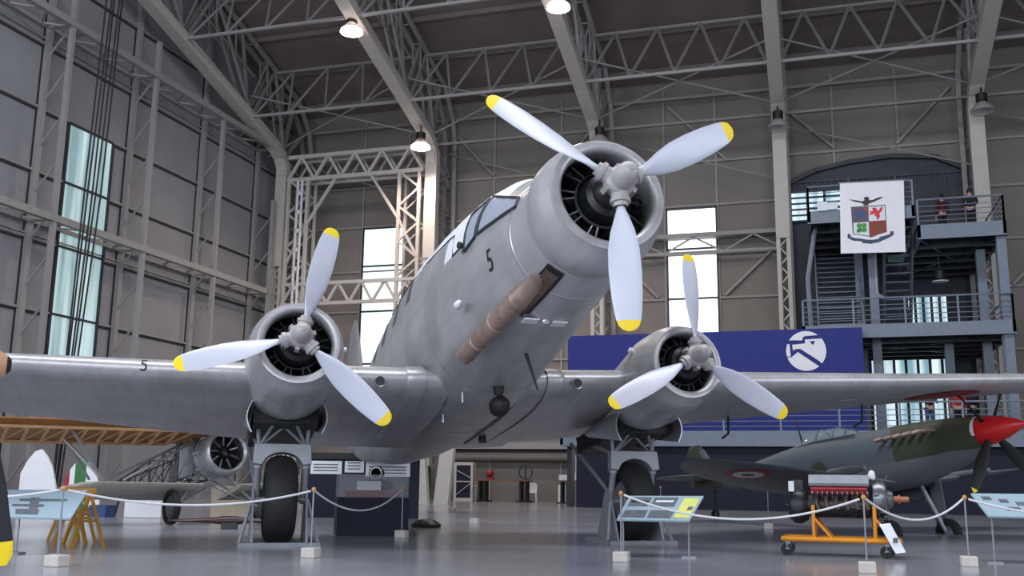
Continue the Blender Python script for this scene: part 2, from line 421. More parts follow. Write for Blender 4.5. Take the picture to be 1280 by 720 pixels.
# back wall: rails, joints, windows
tb = MB()
for z, w in ((7.3, .1), (10.25, .1), (12.55, .1), (15.15, .12), (17.5, .12), (19.7, .1)):
    tb.b2((XL, YB-.12, z-w/2), (XR, YB, z+w/2))
for x in (-24.5, -21.75, -16.6, -12.75, -7.2, -4.5, 1.35, 4.4, 11, 14, 20): tb.b2((x-.06, YB-.1, 0), (x+.06, YB, 21.6))
for a, b_ in (((-3.9, 17.4), (-6.9, 20.6)), ((-4.2, 10.35), (-1.9, 12.5)), ((-7.6, 10.35), (-9.6, 12.5)), ((1.4, 17.6), (-1.2, 20.2)), ((4.3, 17.6), (6.9, 20.3)), ((-16.6, 17.6), (-19, 20.3)), ((-12.9, 17.6), (-10.6, 20.3)), ((-21.9, 17.6), (-19.6, 20)), ((9, 10.3), (12, 13.5))):
    tb.bar((a[0], YB-.18, a[1]), (b_[0], YB-.18, b_[1]), .12)
struct(tb.build('trim_4', mat('back_wall_rail', (150, 144, 140), .6, var=.04)))
for i, (x0, x1, z1, mm) in enumerate(((-24.4, -21.8, 15.05, 'win_pale'), (-7.1, -4.55, 15.0, 'win_back'))):
    p_ = window('window_%d' % (i+2), (x0, YB-.09, 1.0), (x1, YB-.03, z1), M[mm], 0)
    f_ = MB()
    for x in (x0, x1): f_.b2((x-.05, YB-.16, .9), (x+.05, YB-.02, z1+.05))
    for z in (1, 4.4, 7.3, 10.25, 12.85, z1): f_.b2((x0, YB-.16, z-.05), (x1, YB-.02, z+.05))
    f_.build('window_frame', M['dark_steel'], p_)
# white ledge and pipe low on the back wall (left part)
struct(MB().b2((-19.2, YB-.9, 2.75), (-9.5, YB, 2.9)).b2((-19.2, YB-.95, 2.62), (-9.5, YB-.85, 2.95)).build('trim_5', M['rail']))
pp = MB().tube([(-19.2, YB-.5, 2.25), (-9.5, YB-.5, 2.25)], .24, 12).build('trim_6', M['wall_back'], smooth=True); struct(pp)
# low part of the left wall far corner: paler dado with rail
struct(MB().b2((XL+.01, 8, 2.9), (XL+.18, YB, 3.05)).build('trim_7', M['white_steel']))

# ------------------------------------------------------------ portal frames
FX = [-28.05, -19.1, -10.15, -1.2, 7.5, 16.4]
SL = .285
def zi(y): return 18.4+SL*(47.7-y)
def zo(y): return 22.3+SL*(48.5-y)
YT = 14.0
def make_frame():
    r = empty('portal_frame', (0, 47.7, 0)); o = (0, -47.7, 0)
    c = MB()
    c.b2((-.32, 47.45, 12.4), (.32, 47.95, 18.3))
    c.b2((-.32, 47.5, 0), (-.14, 47.9, 12.4)); c.b2((.14, 47.5, 0), (.32, 47.9, 12.4))
    z = .3
    while z < 12.2:
        c.bar((-.2, 47.7, z), (.2, 47.7, z+.45), .07); c.bar((.2, 47.7, z+.45), (-.2, 47.7, z+.9), .07); z += .9
    c.build('column', M['white_steel'], r, off=o)
    s = MB()
    # sloping box girder with a curved knee
    pts = [(47.7, 17.6), (47.6, 18.15), (47.3, 18.6), (46.6, 18.95), (YT, zi(YT))]
    for a, b_ in zip(pts[:-1], pts[1:]):
        s.bar((0, a[0], a[1]), (0, b_[0], b_[1]), .62, .5, ref=(0, 0, 1))
    s.build('inner_chord', M['white_steel'], r, off=o)
    u = MB()
    pts = [(50.3, 0), (50.3, 19.6), (49.9, 20.9), (48.5, 22.3), (YT, zo(YT))]
    for a, b_ in zip(pts[:-1], pts[1:]):
        for dx in (-.28, .28):
            u.bar((dx, a[0], a[1]), (dx, b_[0], b_[1]), .15, .22, ref=(1, 0, 0))
    for k in range(24):
        y = 48-k*1.45; u.bar((-.28, y, zo(y)), (.28, y, zo(y)), .07)
    u.build('outer_chord', M['rail'], r, off=o)
    w = MB()
    kn = (47.3, 18.4)
    for q in ((50.3, 17), (50.3, 19.6), (49.9, 20.9), (48.5, 22.3), (47.0, 22.7)):
        w.bar((0, kn[0], kn[1]), (0, q[0], q[1]), .16, .2, ref=(1, 0, 0))
    # web of the roof part: inner nodes every 6 m, outer nodes offset
    y = 43.8
    nodes = [47.3]
    while y > YT: nodes.append(y); y -= 6.0
    for i, y in enumerate(nodes):
        if i:
            for dx in (-.2, .2): w.bar((dx, y, zi(y)+.2), (dx, y+2.1, zo(y+2.1)), .12)
            w.bar((0, y, zi(y)+.2), (0, y-1.0, zo(y-1)), .14)
            w.bar((-.25, y, zi(y)+.2), (.25, y+1.2, zo(y+1.2)), .08)
        if i < len(nodes)-1:
            yn = nodes[i+1]
            for dx in (-.22, .22):
                w.bar((dx, y, zi(y)+.2), (dx, yn+2.1, zo(yn+2.1)), .12)
                # small sub-bracing below the outer chord
                for t in (.3, .6):
                    yy = y+(yn-y)*t; w.bar((dx, yy, zi(yy)+2.2), (dx, yy-.2, zo(yy-.2)), .07)
                w.bar((dx, y, zi(y)+2.4), (dx, yn+1.0, zi(yn+1)+2.4), .06)
    z = 1.2
    while z < 17:
        w.bar((0, 47.9, z), (0, 50.3, z+1.1), .1); w.bar((0, 50.3, z+1.1), (0, 47.9, z+2.2), .1); w.bar((0, 47.9, z), (0, 50.3, z), .07); z += 2.2
    w.build('web_bracing', M['rail'], r, off=o)
    return r
f0 = make_frame()
names = ['in the far left corner, beside the left wall', 'rising just left of the cockpit, lit warm by a lamp', 'ending behind the nose propeller', 'standing upright right of the bright back window', 'at the right, passing behind the people on the top walkway', 'out to the right beyond the walkway tower']
for i, x in enumerate(FX):
    o = f0 if i == 0 else copy_tree(f0)
    o.location.x = x
    tag(o, 'white steel portal frame '+names[i], 'roof frame', 'portal frames of the hall')

# purlin trusses between the frames
def make_truss(y, L_):
    r = empty('purlin_truss', (0, y, zi(y)+.15)); z0 = zi(y)+.15
    dy = 2.1; dz = zo(y+dy)-.1-z0
    MB().bar((.3, 0, 0), (L_-.3, 0, 0), .13).bar((.3, dy, dz), (L_-.3, dy, dz), .13).build('chord', M['rail'], r)
    w = MB(); zigzag(w, (.3, 0, 0), (L_-.3, 0, 0), (.3, dy, dz), (L_-.3, dy, dz), 4, .1)
    w.build('zigzag_web', M['rail'], r); return r
bay = ['far left bay', 'bay left of the nose propeller', 'bay right of the nose propeller', 'bay above the hanging crest banner', 'far right bay']
for y, rn in ((43.8, 'lower row of the roof slope'), (37.8, 'upper row of the roof slope')):
    t0 = None
    for i in range(5):
        t_ = make_truss(y, 8.95) if t0 is None else copy_tree(t0)
        t0 = t0 or t_
        t_.location.x = FX[i]
        tag(t_, 'zigzag purlin truss, %s, %s' % (bay[i], rn), 'truss', 'zigzag purlin trusses')
# tie rods of the roof plane
tr = MB()
for i in range(5):
    xa, xb = FX[i], FX[i+1]
    tr.tube([(xa, 47.2, 19.0), (xb, 43.9, 20.9)], .045, 5); tr.tube([(xb, 47.2, 19.0), (xa, 43.9, 20.9)], .045, 5)
    tr.tube([(xa, 50.1, 18.9), (xb, 48.6, 15.6)], .04, 5)
    tr.bar((xa, 47.9, 18.7), (xb, 47.9, 18.7), .12); tr.bar((xa, 50.2, 20.9), (xb, 50.2, 20.9), .14)
struct(tr.build('trim_8', M['rail']))
# lattice portal with two legs in the far left bay
g = empty('lattice_portal', (FX[0], 47.4, 0)); W_ = 8.95
def lattice(mb, p, q, wv, n, w):   # box lattice strip between p and q with width vector wv
    p, q, wv = Vector(p), Vector(q), Vector(wv)
    mb.bar(p, q, w*1.5); mb.bar(p+wv, q+wv, w*1.5); zigzag(mb, p, q, p+wv, q+wv, n, w)
for dy in (0, .8):
    pass
gb = MB(); lattice(gb, (.5, 0, 17.2), (W_-.4, 0, 17.2), (0, 0, 1.3), 5, .14); lattice(gb, (.5, .9, 17.2), (W_-.4, .9, 17.2), (0, 0, 1.3), 5, .1); gb.build('top_girder', M['white_steel'], g)
for x0, s_ in ((.6, 1), (W_-1.75, -1)):
    lg = MB(); lattice(lg, (x0, 0, 0), (x0, 0, 17.2), (1.15, 0, 0), 9, .11); lattice(lg, (x0, .9, 0), (x0, .9, 17.2), (1.15, 0, 0), 9, .09)
    xi = x0+1.15 if s_ > 0 else x0
    lg.bar((xi, 0, 14.6), (xi+s_*1.7, 0, 17.2), .13); lg.bar((xi-s_*1.15, 0, 12.4), (xi, 0, 14.6), .12)
    lg.build('leg', M['white_steel'], g)
gb = MB(); lattice(gb, (.5, 0, 10.2), (W_-.4, 0, 10.2), (0, 0, 1.1), 6, .12); gb.build('lower_girder', M['white_steel'], g)
tag(g, 'white lattice portal with two lattice legs in the far left bay before the pale window', 'lattice portal')
# perforated vertical bar in front of its left leg
pb_ = MB()
pb_.b2((-.17, -.05, 0), (-.09, .05, 17)); pb_.b2((.09, -.05, 0), (.17, .05, 17)); z = .4
while z < 17: pb_.b2((-.12, -.05, z), (.12, .05, z+.22)); z += 1.05
o = pb_.build('ladder_post', M['white']); o.location = (FX[0]+1.55, 46.9, 0)
tag(o, 'white slotted upright post before the far left lattice leg', 'post')
# catwalk girder across the bright window
for i, (xa, xb, z) in enumerate(((FX[2], FX[3], 12.75), (FX[1], FX[2], 12.75))):
    r = empty('wall_walk_girder', (xa, 50.0, z))
    MB().b2((0, -.1, .55), (xb-xa, .6, .75)).b2((0, -.1, -.35), (xb-xa, .05, -.2)).build('chord', M['rail'], r)
    w = MB(); zigzag(w, (0, 0, -.27), (xb-xa, 0, -.27), (0, 0, .55), (xb-xa, 0, .55), 3, .08); w.build('zigzag_web', M['rail'], r)
    tag(r, 'flat lattice girder crossing the bright white back window' if i == 0 else 'flat lattice girder on the back wall behind the aircraft nose', 'girder')

# ------------------------------------------------------------ high-bay lamps
def make_lamp(lit, power=0):
    r = empty('high_bay_lamp', (0, 0, 0))
    MB().tube([(0, 0, 1.25), (0, 0, .8)], .04, 6).build('hanger', M['black'], r)
    MB().lathe([(0, .16), (.02, .24), (.35, .25), (.4, .18), (.42, 0)], (0, 0, .45), n=16).build('ballast_housing', M['black'], r, smooth=True)
    MB().lathe([(.45, .17), (.36, .27), (.15, .47), (0, .52), (0, .5), (.15, .45), (.36, .25), (.45, .15)], n=24).build('reflector', M['clear_ref'], r, smooth=True)
    if lit:
        MB().lathe([(-.09, 0), (-.07, .3), (0, .5), (.1, .49), (.2, .38), (.22, 0)], n=24).build('glowing_lens', M['lamp'], r, smooth=True)
        d = bpy.data.lights.new('lamp_light', 'SPOT'); d.energy = power; d.spot_size = radians(150); d.spot_blend = .6; d.shadow_soft_size = .4; d.color = (1, .8, .68)
        o = bpy.data.objects.new('lamp_light', d); COL.objects.link(o); o.parent = r; o.location = (0, 0, -.2)
    return r
M['clear_ref'] = mat('lamp_reflector_acrylic', (170, 166, 166), .3, var=0, alpha=.55)
lit = make_lamp(True, 1900)
pos = [((-18.95, 45.6, 17.75), 'lit high-bay lamp beside the cockpit, in front of the warm-lit column'), ((-19.2, 37.8, 20.6), 'lit high-bay lamp near the top edge, left of the nose'), ((-9.72, 38.0, 20.6), 'lit high-bay lamp at the very top of the picture above the nose propeller')]
for i, (p, s_) in enumerate(pos):
    o = lit if i == 0 else copy_tree(lit); o.location = p
    tag(o, s_, 'lamp', 'high-bay lamps')
off = make_lamp(False)
pos = [((-9.8, 46.7, 17.55), 'unlit high-bay lamp on the frame directly above the nose engine'), ((-1.2, 46.7, 17.55), 'unlit high-bay lamp on the upright frame above the blue banner'), ((7.65, 46.7, 17.5), 'unlit high-bay lamp at the far right frame, above the people')]
for i, (p, s_) in enumerate(pos):
    o = off if i == 0 else copy_tree(off); o.location = p
    tag(o, s_, 'lamp', 'high-bay lamps')
# ------------------------------------------------------------ the three-engined transport aircraft
# local axes: x across (to the picture's right), y aft, z up; the parts below are modelled about the
# point midway between the wing propellers, ZOFF above the ground
A_YAW, A_PITCH = 0.582, 0.163
A_P = Vector((-4.311, 14.026, 2.978)); SP = 3.035
_h = Vector((sin(A_YAW), -cos(A_YAW), 0)); A_l = Vector((cos(A_YAW), sin(A_YAW), 0))
A_f = _h*cos(A_PITCH)+Vector((0, 0, sin(A_PITCH))); A_u = A_f.cross(A_l)
A_rot = Matrix((A_l, -A_f, A_u)).transposed()
plane = empty('trimotor_aircraft', A_P - A_u*ZOFF, rot=A_rot)
tag(plane, 'large silver three-engined propeller aircraft filling the middle of the hangar', 'aircraft')
OF = (0, 0, ZOFF)
def interp(tab, f):
    # tab: rows sorted by descending f
    if f >= tab[0][0]: return tab[0][1:]
    for a, b_ in zip(tab[:-1], tab[1:]):
        if a[0] >= f >= b_[0]:
            t = (a[0]-f)/(a[0]-b_[0]); t = t*t*(3-2*t)*.35+t*.65
            return [x+(y-x)*t for x, y in zip(a[1:], b_[1:])]
    return tab[-1][1:]
# f, half width, top, bottom, exponent top, exponent bottom
FUS = [(3.35, .74, 1.33, -.14, 2.0, 2.0), (2.9, .77, 1.40, -.18, 2.0, 2.0), (2.3, .83, 1.66, -.23, 2.05, 2.05), (1.75, .88, 1.9, -.27, 2.1, 2.1), (.9, .96, 2.1, -.33, 2.2, 2.2),
       (0, 1.04, 2.2, -.40, 2.3, 2.2), (-.7, 1.08, 2.28, -.45, 2.4, 2.3), (-2, 1.15, 2.38, -.55, 2.5, 2.5), (-4.6, 1.15, 2.42, -.52, 2.5, 2.5), (-6.3, 1.1, 2.4, -.44, 2.4, 2.4),
       (-9, .98, 2.3, -.14, 2.3, 2.3), (-12.5, .7, 2.15, .52, 2.1, 2.1), (-16, .32, 2.0, 1.25, 2, 2), (-18.2, .06, 1.85, 1.6, 2, 2)]
def fus_half(f, u):
    w, t, b_, nt_, nb = interp(FUS, f); c = (t+b_)/2 if f < 2.2 else (t+b_)/2
    h = (t-b_)/2; d = min(1, abs(u-c)/h); n_ = nt_ if u > c else nb
    return w*(1-d**n_)**(1/n_)
def fus_ring(f, N=56, grow=0):
    w, t, b_, nt_, nb = interp(FUS, f); c = (t+b_)/2; h = (t-b_)/2; r = []
    for j in range(N):
        a = 2*pi*j/N; ca, sa = cos(a), sin(a); n_ = nt_ if sa > 0 else nb
        x = (w+grow)*math.copysign(abs(ca)**(2/n_), ca); z = c+(h+grow)*math.copysign(abs(sa)**(2/n_), sa)
        r.append((x, -f, z))
    return r
fs_ = []; f = 3.35
while f > -18.2: fs_.append(f); f -= .25 if f > -3 else .6
fs_.append(-18.2)
MB().loft([fus_ring(f) for f in fs_]).build('fuselage', M['silver_white'], plane, smooth=50, off=OF)
# raised seams
def seam(f, w=.05, g=.012): MB().loft([fus_ring(f+w/2, grow=.002), fus_ring(f+w/4, grow=g), fus_ring(f-w/4, grow=g), fus_ring(f-w/2, grow=.002)], cap=False).build('panel_seam', M['silver_light'], plane, smooth=50, off=OF)
seam(2.75); seam(-.9, .03, .006); seam(-3.6, .03, .006)
# side patch on the fuselage: corners (f,u) quad, follows the surface; side -1 = picture left
def patch(quad, side=-1, eps=.012, n=6, mb=None, mi=0):
    mb = mb or MB(); g = []
    (a, b_, c, d) = quad
    for i in range(n+1):
        for j in range(n+1):
            s, t = i/n, j/n
            f = (a[0]*(1-s)+b_[0]*s)*(1-t)+(d[0]*(1-s)+c[0]*s)*t
            u = (a[1]*(1-s)+b_[1]*s)*(1-t)+(d[1]*(1-s)+c[1]*s)*t
            g.append((side*(fus_half(f, u)+eps), -f, u))
    mb.add(g, [(i*(n+1)+j, i*(n+1)+j+1, (i+1)*(n+1)+j+1, (i+1)*(n+1)+j) for i in range(n) for j in range(n)], mi)
    return mb
WIN = [(1.06, 1.42), (2.28, 1.02)]
for side in (-1, 1):
    q1 = [(1.12, 1.0), (1.52, 1.06), (1.5, 1.66), (1.05, 1.6)]
    q2 = [(1.6, 1.07), (2.85, .93), (2.8, 1.08), (1.58, 1.66)]
    for q in (q1, q2):
        w = patch(q, side, .014, 6).build('cockpit_window', M['glass'], plane, smooth=True, off=OF)
        fr = MB()
        for i in range(4):
            a, b_ = q[i], q[(i+1) % 4]; pts = []
            for k in range(5):
                t = k/4; f = a[0]+(b_[0]-a[0])*t; u = a[1]+(b_[1]-a[1])*t; pts.append((side*(fus_half(f, u)+.016), -f, u))
            fr.tube(pts, .022, 6)
        fr.build('window_frame', M['dark_steel'], w, off=OF)
# dark edge line of the white spine paint
for side in (-1,):
    e = MB(); pts = []
    for f, u in ((1.04, 1.0), (.95, 1.15), (.55, 1.15), (.38, 1.55), (.1, 1.58), (-1, 1.68), (-2.5, 1.83), (-4.5, 1.92)):
        pts.append((side*(fus_half(f, u)+.004), -f, u))
    e.tube(pts, .014, 5); e.build('paint_edge_line', M['dark_steel'], plane, off=OF)
# row of small rear side windows
for k in range(4):
    f = -2.3-k*1.25
    patch([(f, 1.35), (f+.34, 1.35), (f+.34, 1.75), (f, 1.75)], -1, .008, 4).build('cabin_window', mat('window_shade_grey', (104, 106, 112), .3, .2, var=.05) if k == 0 else bpy.data.materials['window_shade_grey'], plane, smooth=True, off=OF)
# the number 5 on the nose
def number(body, f0, u0, size, mp, name='number_marking'):
    vs, fs = text_faces(body, size)
    # subdivide is unnecessary: glyph is small
    MB().add([mp(x, y) for x, y, z in vs], fs).build(name, M['black'], plane, off=OF)
number('5', 2.35, .45, .42, lambda x, y: (-(fus_half(2.02+x, .52+y)+.012), -(2.02+x), .52+y))
# astrodome, aerials on the roof
MB().lathe([(0, .17), (.08, .16), (.15, .1), (.19, 0)], (0.1, -.6, 2.1), (0, -.1, 1), n=16).build('roof_dome', M['black'], plane, smooth=True, off=OF)
MB().tube([(0, .8, 2.22), (-.02, 1.25, 2.95)], [.035, .012], 8).build('radio_mast', M['black'], plane, smooth=True, off=OF)
MB().tube([(-.1, 0, 2.12), (-.1, 0, 2.5)], .012, 6).build('whip_aerial', M['black'], plane, off=OF)
# ventral loop aerial pod
p = MB(); p.tube([(0, .65, -.35), (0, .68, -.56)], [.1, .07], 12); p.lathe([(0, .0), (.03, .08), (.1, .14), (.22, .16), (.34, .12), (.46, .03), (.48, 0)], (0, .45, -.72), (0, 1, -.1), n=20)
p.build('loop_aerial_pod', M['black'], plane, smooth=True, off=OF)
MB().tube([(-.03, -.8, -.26), (.1, -.91, -.87)], [.03, .015], 8).lathe([(0, .06), (.05, .05)], (-.03, -.86, -.22), (0, 1, -.8), n=10).build('trailing_aerial', M['black'], plane, smooth=True, off=OF)
# small chin plates and blister
q = MB(); q.box((-.30, -1.95, -.235), (.2, .17, .02)).box((.08, -1.95, -.255), (.2, .17, .02)); q.build('white_plate', M['white'], plane, off=OF)
MB().lathe([(0, 0), (.03, .05), (.12, .06), (.2, 0)], (-.11, -2.05, -.24), (0, 1, 0), n=14).build('chin_blister', M['silver_light'], plane, smooth=True, off=OF)
MB().lathe([(0, 0), (.05, .05), (.16, .06), (.28, 0)], (-1.0, -1.05, .28), (0, 1, .05), n=14).build('side_blister', M['white'], plane, smooth=True, off=OF)
MB().lathe([(0, 0), (.05, .04), (.1, .05), (.12, 0)], (-1.0, -1.35, .98), (-1, -.4, 0), n=12).build('side_lamp', M['black'], plane, smooth=True, off=OF)
# ribbed footstep and small belly stubs
MB().box((-.45, 1.15, -.5), (.02, .03, .16)).build('belly_stub', M['white'], plane, off=OF)
MB().box((-.5, 2.3, -.58), (.02, .03, .14)).build('belly_stub', M['white'], plane, off=OF)
MB().tube([(0.7, 4.3, -.42), (0.7, 4.3, -.56)], .07, 10).build('belly_drain', M['dark_steel'], plane, smooth=True, off=OF)

# cowlings, engines, propellers
def ring_engine(hub, ro, ri, back, nose=False):
    hx, hy, hz = hub
    lipf = .30
    prof = [(back, ro-.05 if nose else ro-.02), (back*.9, ro-.02 if nose else ro+.01), (.85, ro), (.7, ro-.01), (.5, ro-.045), (.38, ro-.11), (.31, (ro+ri)/2), (lipf, ri+.05), (.33, ri+.01), (.4, ri), (.62, ri+.03), (1.0, ro-.12)]
    cw = MB().lathe(prof, (hx, hy, hz), (0, 1, 0), n=64, ref=(0, 0, 1)).build('engine_cowling', M['silver'], plane, smooth=60, off=OF)
    bl = MB().lathe([(1.0, ro-.1), (1.0, 0)], (hx, hy, hz), (0, 1, 0), n=40).build('firewall', M['black'], cw, off=OF)
    e = MB().lathe([(.05, .1), (.12, .15), (.3, .2), (.34, .26), (.42, .28), (.5, .3), (.56, .3), (.9, .3)], (hx, hy, hz), (0, 1, 0), n=32).build('engine_crankcase', M['engine_dark'], plane, smooth=True, off=OF)
    MB().lathe([(.47, .33), (.5, .345), (.55, .33)], (hx, hy, hz), (0, 1, 0), n=32).build('collector_ring', M['engine_mid'], e, smooth=True, off=OF)
    for k in range(9):
        a = 2*pi*k/9+.2
        d = Vector((cos(a), 0, sin(a))); c = Vector((hx, hy+.72, hz))
        prof = []; r0 = .28
        for i in range(7): prof += [(r0+i*.032, .085), (r0+i*.032+.016, .07)]
        prof += [(r0+.24, .09), (r0+.3, .06), (r0+.31, 0)]
        cy = MB().lathe([(h, r) for h, r in prof if h < ri+.12], c, d, n=12).build('cylinder', M['engine_dark'], e, off=OF)
        t = Vector((-sin(a), 0, cos(a)))
        pr = MB()
        for sgn in (-1, 1):
            pr.tube([Vector((hx, hy+.5, hz))+d*.31+t*.03*sgn, Vector((hx, hy+.62, hz))+d*(ri-.0)+t*.07*sgn], .013, 6)
        pr.build('pushrod', M['engine_mid'], cy, off=OF)
    return cw
def blade(mb_hub, hub, ang, R=1.72):
    # blade in the disc plane: radial direction d, chord direction twisted
    hx, hy, hz = hub
    d = Vector((cos(ang), 0, sin(ang))); t = Vector((-sin(ang), 0, cos(ang))); ax = Vector((0, 1, 0))
    st = [(.13, .07, .07, 48), (.3, .085, .075, 44), (.42, .17, .06, 40), (.58, .27, .05, 34), (.8, .34, .042, 27), (1.05, .355, .034, 22), (1.3, .335, .026, 18), (1.48, .3, .02, 16), (1.585, .268, .016, 15), (1.6, .262, .016, 15), (1.66, .22, .013, 14), (1.70, .15, .01, 14), (R, .05, .006, 14)]
    rings = []; N = 14
    for r, c, th, tw in st:
        tw = radians(tw); cd = t*cos(tw)-ax*sin(tw)*1.0; nd = t*sin(tw)+ax*cos(tw)
        ring = []
        for j in range(N):
            a = 2*pi*j/N; ring.append(Vector((hx, hy, hz))+d*r+cd*(c/2*cos(a))+nd*(th/2*sin(a)*(1 if c < .12 else (1.0-.3*cos(a)))))
        rings.append(ring)
    b = MB(); b.loft(rings[:10], 0, cap=False); b.loft(rings[9:], 1, cap=True)
    return b
def propeller(hub, phase):
    hx, hy, hz = hub
    p = MB()
    p.lathe([(-.38, 0), (-.375, .05), (-.355, .085), (-.3, .115), (-.2, .132), (-.1, .14), (-.08, .165), (-.03, .175), (.06, .17), (.1, .13), (.16, .12)], (hx, hy, hz), (0, 1, 0), n=28)
    p.lathe([(-.395, .0), (-.395, .028), (-.36, .03)], (hx, hy, hz), (0, 1, 0), n=12)
    for k in range(3):
        a = phase+k*2*pi/3; d = Vector((cos(a), 0, sin(a)))
        p.lathe([(.08, .1), (.2, .1), (.205, .115), (.25, .115), (.255, .085), (.3, .08)], (hx, hy, hz), d, n=16)
        a2 = a+pi/3; d2 = Vector((cos(a2), 0, sin(a2)))
        p.box(Vector((hx, hy+.02, hz))+d2*.18, (.06, .14, .06), rot=Matrix.Rotation(-a2, 3, 'Y'))
        for q in (-.25, .25):
            d3 = Vector((cos(a+q), 0, sin(a+q))); p.tube([Vector((hx, hy+.09, hz))+d3*.21, Vector((hx, hy-.05, hz))+d3*.21], .022, 6)
    root = p.build('propeller', M['hub'], plane, smooth=45, off=OF)
    for k in range(3):
        blade(None, hub, phase+k*2*pi/3).build('propeller_blade', [M['prop'], M['yellow']], root, smooth=60, off=OF)
HUBS = {'L': ((-SP, 0, 0), -.762), 'C': ((0, -4.381, .609), .517), 'R': ((SP, 0, 0), -.546)}
ring_engine(HUBS['L'][0], .70, .47, 1.35); ring_engine(HUBS['R'][0], .70, .47, 1.35)
ring_engine(HUBS['C'][0], .80, .555, 1.02, True)
for k in 'LCR': propeller(*HUBS[k])
# small cowl bumps on wing engines
MB().lathe([(0, .045), (.06, .045), (.07, .03), (.07, 0)], (-SP+.7, 1.0, .12), (1, 0, .2), n=12).build('cowl_button', M['white'], plane, smooth=30, off=OF)
MB().lathe([(0, .05), (.07, .05), (.08, .03), (.08, 0)], (SP-.62, 1.0, .33), (-1, 0, .5), n=12).build('cowl_button', M['white'], plane, smooth=30, off=OF)

# wing: span stations (l, leading f, trailing f, leading u, trailing u, thickness)
def wing_ring(l, lf, tf, lu, tu, th, N=34):
    r = []
    c = lf-tf
    for j in range(N):
        a = 2*pi*j/N
        x = (1-cos(a))/2          # 0 at nose, 1 at tail
        yt = 5*th*(.2969*sqrt(x)-.126*x-.3516*x*x+.2843*x**3-.1036*x**4)
        s = 1 if a < pi else -1
        cam_ = .02*c*sin(pi*x)
        z = lu+(tu-lu)*x+cam_+s*yt*(1.0 if s > 0 else .95)
        r.append((l, -(lf-c*x), z))
    return r
def wing(st, name='wing'):
    # refine stations
    rows = []
    for a, b_ in zip(st[:-1], st[1:]):
        for k in range(4): rows.append([x+(y-x)*k/4 for x, y in zip(a, b_)])
    rows.append(st[-1])
    return MB().loft([wing_ring(*r) for r in rows]).build(name, M['silver'], plane, smooth=50, off=OF)
WR = [(.6, -1.25, -5.4, -.14, -.40, .68), (2.4, -1.28, -5.2, -.06, -.28, .66), (5, -1.35, -4.75, .06, .0, .54), (8, -1.45, -4.1, .21, .24, .42), (10.8, -1.5, -3.5, .36, .46, .31), (13, -1.6, -3.1, .49, .58, .2), (14.3, -1.8, -2.8, .58, .62, .1), (14.7, -2.0, -2.5, .6, .62, .03)]
WL = [(-.6, -1.25, -5.4, -.17, -.48, .68), (-2.4, -1.28, -5.2, -.18, -.50, .66), (-5, -1.35, -4.75, -.16, -.38, .54), (-7.5, -1.45, -4.2, -.11, -.25, .44), (-10.8, -1.5, -3.5, -.03, -.05, .31), (-13, -1.6, -3.1, .05, .08, .2), (-14.3, -1.8, -2.8, .1, .12, .1)]
wR = wing(WR); wL = wing(WL)
# wing root cuffs
for sgn, wr_ in ((1, WR), (-1, WL)):
    c = MB(); a, b_ = wr_[0], wr_[1]
    def at(l): 
        t = (abs(l)-abs(a[0]))/(abs(b_[0])-abs(a[0])); return [x+(y-x)*t for x, y in zip(a, b_)]
    rings = []
    for l, g in ((1.0, .05), (1.2, .045), (1.28, .03), (1.30, .0)):
        r = at(sgn*l); r[5] += g; r[1] += g*.6; rings.append(wing_ring(*r))
    c.loft(rings, cap=False).build('wing_root_fairing', M['silver'], plane, smooth=50, off=OF)
# dark discs for the round intake holes in the leading edge
def le_disc(l, u, fr_, r=.085):
    d = MB(); d.lathe([(0, 0), (0, r), (.012, r+.004), (.03, r)], (l, -fr_, u), (0, 1, 0), n=20).lathe([(-.01, r*.9), (-.015, r), (.0, r*1.08)], (l, -fr_, u), (0, 1, 0), n=20, mi=1)
    return d.build('intake_disc', [M['dark_steel'], M['silver_light']], plane, smooth=40, off=OF)
le_disc(-1.72, -.27, -1.235); le_disc(-2.14, -.27, -1.24); le_disc(1.5, -.18, -1.235)
# number 5 on the left wing
def wing_top(l, x):   # point on the nose part at fraction a (angle)
    tab = WL
    for a, b_ in zip(tab[:-1], tab[1:]):
        if a[0] >= l >= b_[0]:
            t = (l-a[0])/(b_[0]-a[0]); r = [p+(q-p)*t for p, q in zip(a, b_)]; break
    c = r[1]-r[2]; s = 1 if x > 0 else -1; xx = min(.99, x*x)
    yt = 5*r[5]*(.2969*sqrt(xx)-.126*xx-.3516*xx*xx+.2843*xx**3-.1036*xx**4)
    return (l, -(r[1]-c*xx)-.006, r[3]+(r[4]-r[3])*xx+.02*c*sin(pi*xx)+s*yt+.006*s)
vs, fs = text_faces('5', .26)
MB().add([wing_top(-5.15+x*.95, .03+y*1.3) for x, y, z in vs], fs).build('number_marking', M['black'], plane, off=OF)
# red marking and lamp on the underside of the far wing
q = MB()
def under(l, xx):
    for a, b_ in zip(WR[:-1], WR[1:]):
        if a[0] <= l <= b_[0]:
            t = (l-a[0])/(b_[0]-a[0]); r = [p+(q_-p)*t for p, q_ in zip(a, b_)]; break
    c = r[1]-r[2]; yt = 5*r[5]*(.2969*sqrt(xx)-.126*xx-.3516*xx*xx+.2843*xx**3-.1036*xx**4)
    return (l, -(r[1]-c*xx), r[3]+(r[4]-r[3])*xx+.02*c*sin(pi*xx)-yt*.95-.012)
n_ = 28; rim = [under(9.6+.75*cos(2*pi*k/n_), .42+.24*sin(2*pi*k/n_)) for k in range(n_)]
q.add(rim, [tuple(range(n_))]); q.build('red_roundel', M['red_roundel'], plane, off=OF)
q = MB(); rim = [under(7.3+.16*cos(2*pi*k/16), .3+.03*sin(2*pi*k/16)) for k in range(16)]
q.add(rim, [tuple(range(16))]).build('wing_plate', M['white'], plane, off=OF)
